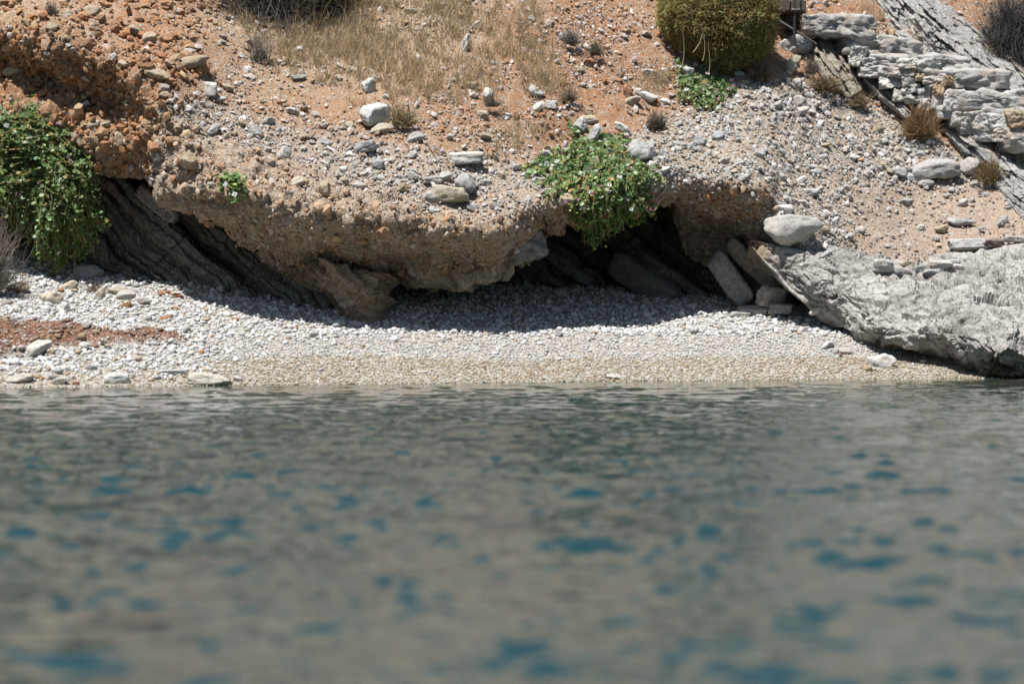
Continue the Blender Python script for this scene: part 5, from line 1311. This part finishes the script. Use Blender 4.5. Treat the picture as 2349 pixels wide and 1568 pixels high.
def leaning():
    # stone beam leaning at the right cave mouth and the slab behind it
    specs = [('leaning_rock', 'grey beam of rock leaning in the right cave mouth with its foot in sunlight', (1640, 592), (1712, 690), 52, 31.05, 31.0, (.40, .385, .36), 801),
             ('leaning_rock', 'brown beam of rock behind the leaning grey one, in shade under the outcrop', (1676, 560), (1782, 655), 44, 31.15, 31.1, (.33, .285, .235), 802),
             ('leaning_rock', 'dark bed of rock sloping across the middle of the right cave', (1415, 600), (1545, 690), 62, 31.9, 31.5, (.26, .245, .23), 803),
             ('leaning_rock', 'thin dark bed of rock right of the sloping bed in the right cave', (1480, 590), (1625, 690), 24, 32.0, 31.6, (.24, .22, .20), 804),
             ('leaning_rock', 'pale streaked bed of rock deep in the right cave', (1235, 565), (1350, 645), 24, 32.2, 31.9, (.30, .29, .28), 805),
             ('leaning_rock', 'pale bed of rock high in the left cave near its roof', (322, 440), (400, 500), 36, 30.5, 30.45, (.34, .31, .275), 806)]
    for nm, lab, a, b, wpx, y0, y1, col, sd in specs:
        A, B = W(*a, y0), W(*b, y1); ax = B - A; L_ = np.linalg.norm(ax); X = ax / L_; Y = np.cross(C(0, 0, 1), X); Y = Y / np.linalg.norm(Y); Z = np.cross(X, Y)
        P, Fc = round_box(sd, 5, 5, .08); wm = wpx * y0 / F
        Q = P * C(L_ * .56, wm * .55, wm * .5)
        Q = Q @ np.stack([X, Y, Z], 0) + (A + B) / 2
        Q = Q + .03 * np.stack([fbm(Q, 4, 4, 1), fbm(Q, 4, 4, 2), fbm(Q, 4, 4, 3)], -1)
        k = .5 + .5 * fbm(Q, 5, 4, 6)
        o = link(nm, mesh_np(nm, Q - A, Fc, M_LIME, C(*col)[None] * (.75 + .5 * k)[:, None], True)); o.location = A; tag(o, lab, 'rock', 'beds of rock in the caves')
    # blocks cemented in the lip of the overhang
    for lab, u0, u1, v0, v1, y, dp, col, sd, ang, pp in [
        ('grey jointed block of rock set in the overhang at the right cave roof', 1120, 1250, 528, 598, 29.66, .5, (.34, .335, .325), 811, -12, 7),
        ('bright cream stone set in the shaded face above the overhang tip', 940, 980, 608, 632, 29.66, .2, (.60, .54, .44), 815, 8, 5)]:
        o = rough_block('embedded_rock', u0, u1, v0, v1, y, dp, None, col, sd, ang=ang, p=pp, amp=.10, mat=M_LIME); tag(o, lab, 'rock', 'rocks cemented in the overhang')
leaning()
def relief(name, label, cat, top, bot, pts, col, seed, step=2.4, rows=90, group=None, amp=1.0, beds=None):
    top, bot = np.array(top, float), np.array(bot, float); us = np.arange(top[0, 0], top[-1, 0] + 1, step); yf = TPS(pts)
    T = np.interp(us, top[:, 0], top[:, 1]); B = np.interp(us, bot[:, 0], bot[:, 1]); t = np.linspace(0, 1, rows)[:, None]
    V = T + (B - T) * t; U = np.broadcast_to(us, V.shape); P = W(U, V, yf(U, V)); N = grid_normals(P); N = np.where((N[..., 1] > 0)[..., None], -N, N)
    d = .05 * fbm(P, 2.5, 4, seed) + .13 * facet(P, 4.2, seed + 1, 1, .6) + .05 * facet(P, 10, seed + 6, 1, .6) + .012 * fbm(P, 16, 3, seed + 2)
    if beds:
        lq = np.stack([U * beds[0] * .006 + V * beds[1] * .006, (-U * beds[1] + V * beds[0]) * .03, 0 * U], -1); d = d + .10 * ridged(lq, 1.0, 3, seed + 3)
    P = P + N * (d * amp)[..., None]
    ex = lambda A, dy, dz=0: A + C(0, dy, dz)
    P = np.concatenate([ex(P[:1], .8), ex(P[:1], .3), P, ex(P[-1:], .3), ex(P[-1:], .9)], 0)
    P = np.concatenate([ex(P[:, :1], 1.3), ex(P[:, :1], .5), ex(P[:, :1], .15), P, ex(P[:, -1:], .15), ex(P[:, -1:], .5), ex(P[:, -1:], 1.3)], 1)
    k = np.clip(.5 + .9 * fbm(P, 4, 4, seed + 5), 0, 1); cl = mix(np.broadcast_to(C(*col[0]), P.shape), C(*col[1]), k)
    o = link(name, mesh_np(name, P.reshape(-1, 3), grid_faces(*P.shape[:2]), M_LIME, cl.reshape(-1, 3), False)); return tag(o, label, cat, group)
relief('overhang_lip', 'pale jagged lip of rock hanging lowest from the middle of the overhang', 'rock', [(926, 636), (945, 610), (965, 598), (1000, 612), (1040, 620), (1070, 600), (1100, 616), (1140, 596), (1176, 602)], [(926, 650), (945, 656), (975, 662), (1012, 660), (1040, 668), (1062, 666), (1086, 676), (1090, 652), (1112, 655), (1140, 645), (1168, 645), (1172, 632), (1178, 622)],
    [(926, 640, 29.9), (926, 650, 30.1), (965, 598, 29.55), (970, 650, 29.64), (1000, 612, 29.55), (1012, 660, 29.85), (1040, 620, 29.55), (1060, 655, 29.52), (1086, 674, 29.66), (1100, 616, 29.58), (1140, 596, 29.6), (1140, 640, 29.64), (1178, 602, 29.8), (1178, 630, 29.95)], ((.50, .37, .24), (.70, .60, .46)), 850, step=2.0, rows=50, amp=.5, group='rocks cemented in the overhang')
relief('rock_pillar', 'tan rock pillar that stands between the two caves', 'rock pillar', [(672, 608), (730, 600), (800, 612), (870, 625), (896, 640)], [(672, 636), (700, 655), (742, 700), (785, 738), (850, 750), (893, 746), (903, 742)],
    [(672, 608, 29.75), (672, 636, 30.1), (730, 600, 29.62), (740, 695, 29.95), (735, 640, 29.5), (800, 612, 29.45), (790, 660, 29.36), (790, 735, 29.55), (830, 700, 29.4), (870, 625, 29.55), (870, 690, 29.48), (850, 748, 29.45), (893, 742, 29.75), (903, 650, 29.9)], ((.36, .235, .135), (.58, .46, .33)), 830, beds=(.72, .69))

# ================================================================== LIGHT, SKY, CAMERA
sun_dir = Vector((-.25, -.26, .93)).normalized()
L = bpy.data.lights.new('sun', 'SUN'); L.energy = 4.9; L.angle = math.radians(.53); L.color = (1, .97, .925)
lo = bpy.data.objects.new('sun', L); COL.objects.link(lo); lo.location = (-5, 10, 30)
lo.rotation_euler = (-sun_dir).to_track_quat('-Z', 'Y').to_euler()
wd = bpy.data.worlds.new('World'); SC.world = wd; wd.use_nodes = True
nt = wd.node_tree; sky = nt.nodes.new('ShaderNodeTexSky'); sky.sky_type = 'NISHITA'; sky.sun_disc = False
sky.sun_elevation = math.asin(sun_dir.z); sky.sun_rotation = math.atan2(sun_dir.x, sun_dir.y)
nt.links.new(sky.outputs[0], nt.nodes['Background'].inputs[0]); nt.nodes['Background'].inputs[1].default_value = .052

cam = bpy.data.cameras.new('camera'); co = bpy.data.objects.new('camera', cam); COL.objects.link(co)
co.location = (0, 0, H); co.rotation_euler = (math.pi / 2 - PITCH, 0, 0)
cam.lens = 100; cam.sensor_width = 36; cam.clip_end = 2000; cam.clip_start = .1
cam.dof.use_dof = True; cam.dof.focus_distance = 29.6; cam.dof.aperture_fstop = 1.35
SC.camera = co
SC.view_settings.view_transform = 'Standard'; SC.view_settings.look = 'None'; SC.view_settings.exposure = .80; SC.view_settings.gamma = 1
SC.view_settings.use_curve_mapping = False
SC.cycles.use_denoising = True
SC.cycles.max_bounces = 8; SC.cycles.caustics_reflective = False; SC.cycles.caustics_refractive = False
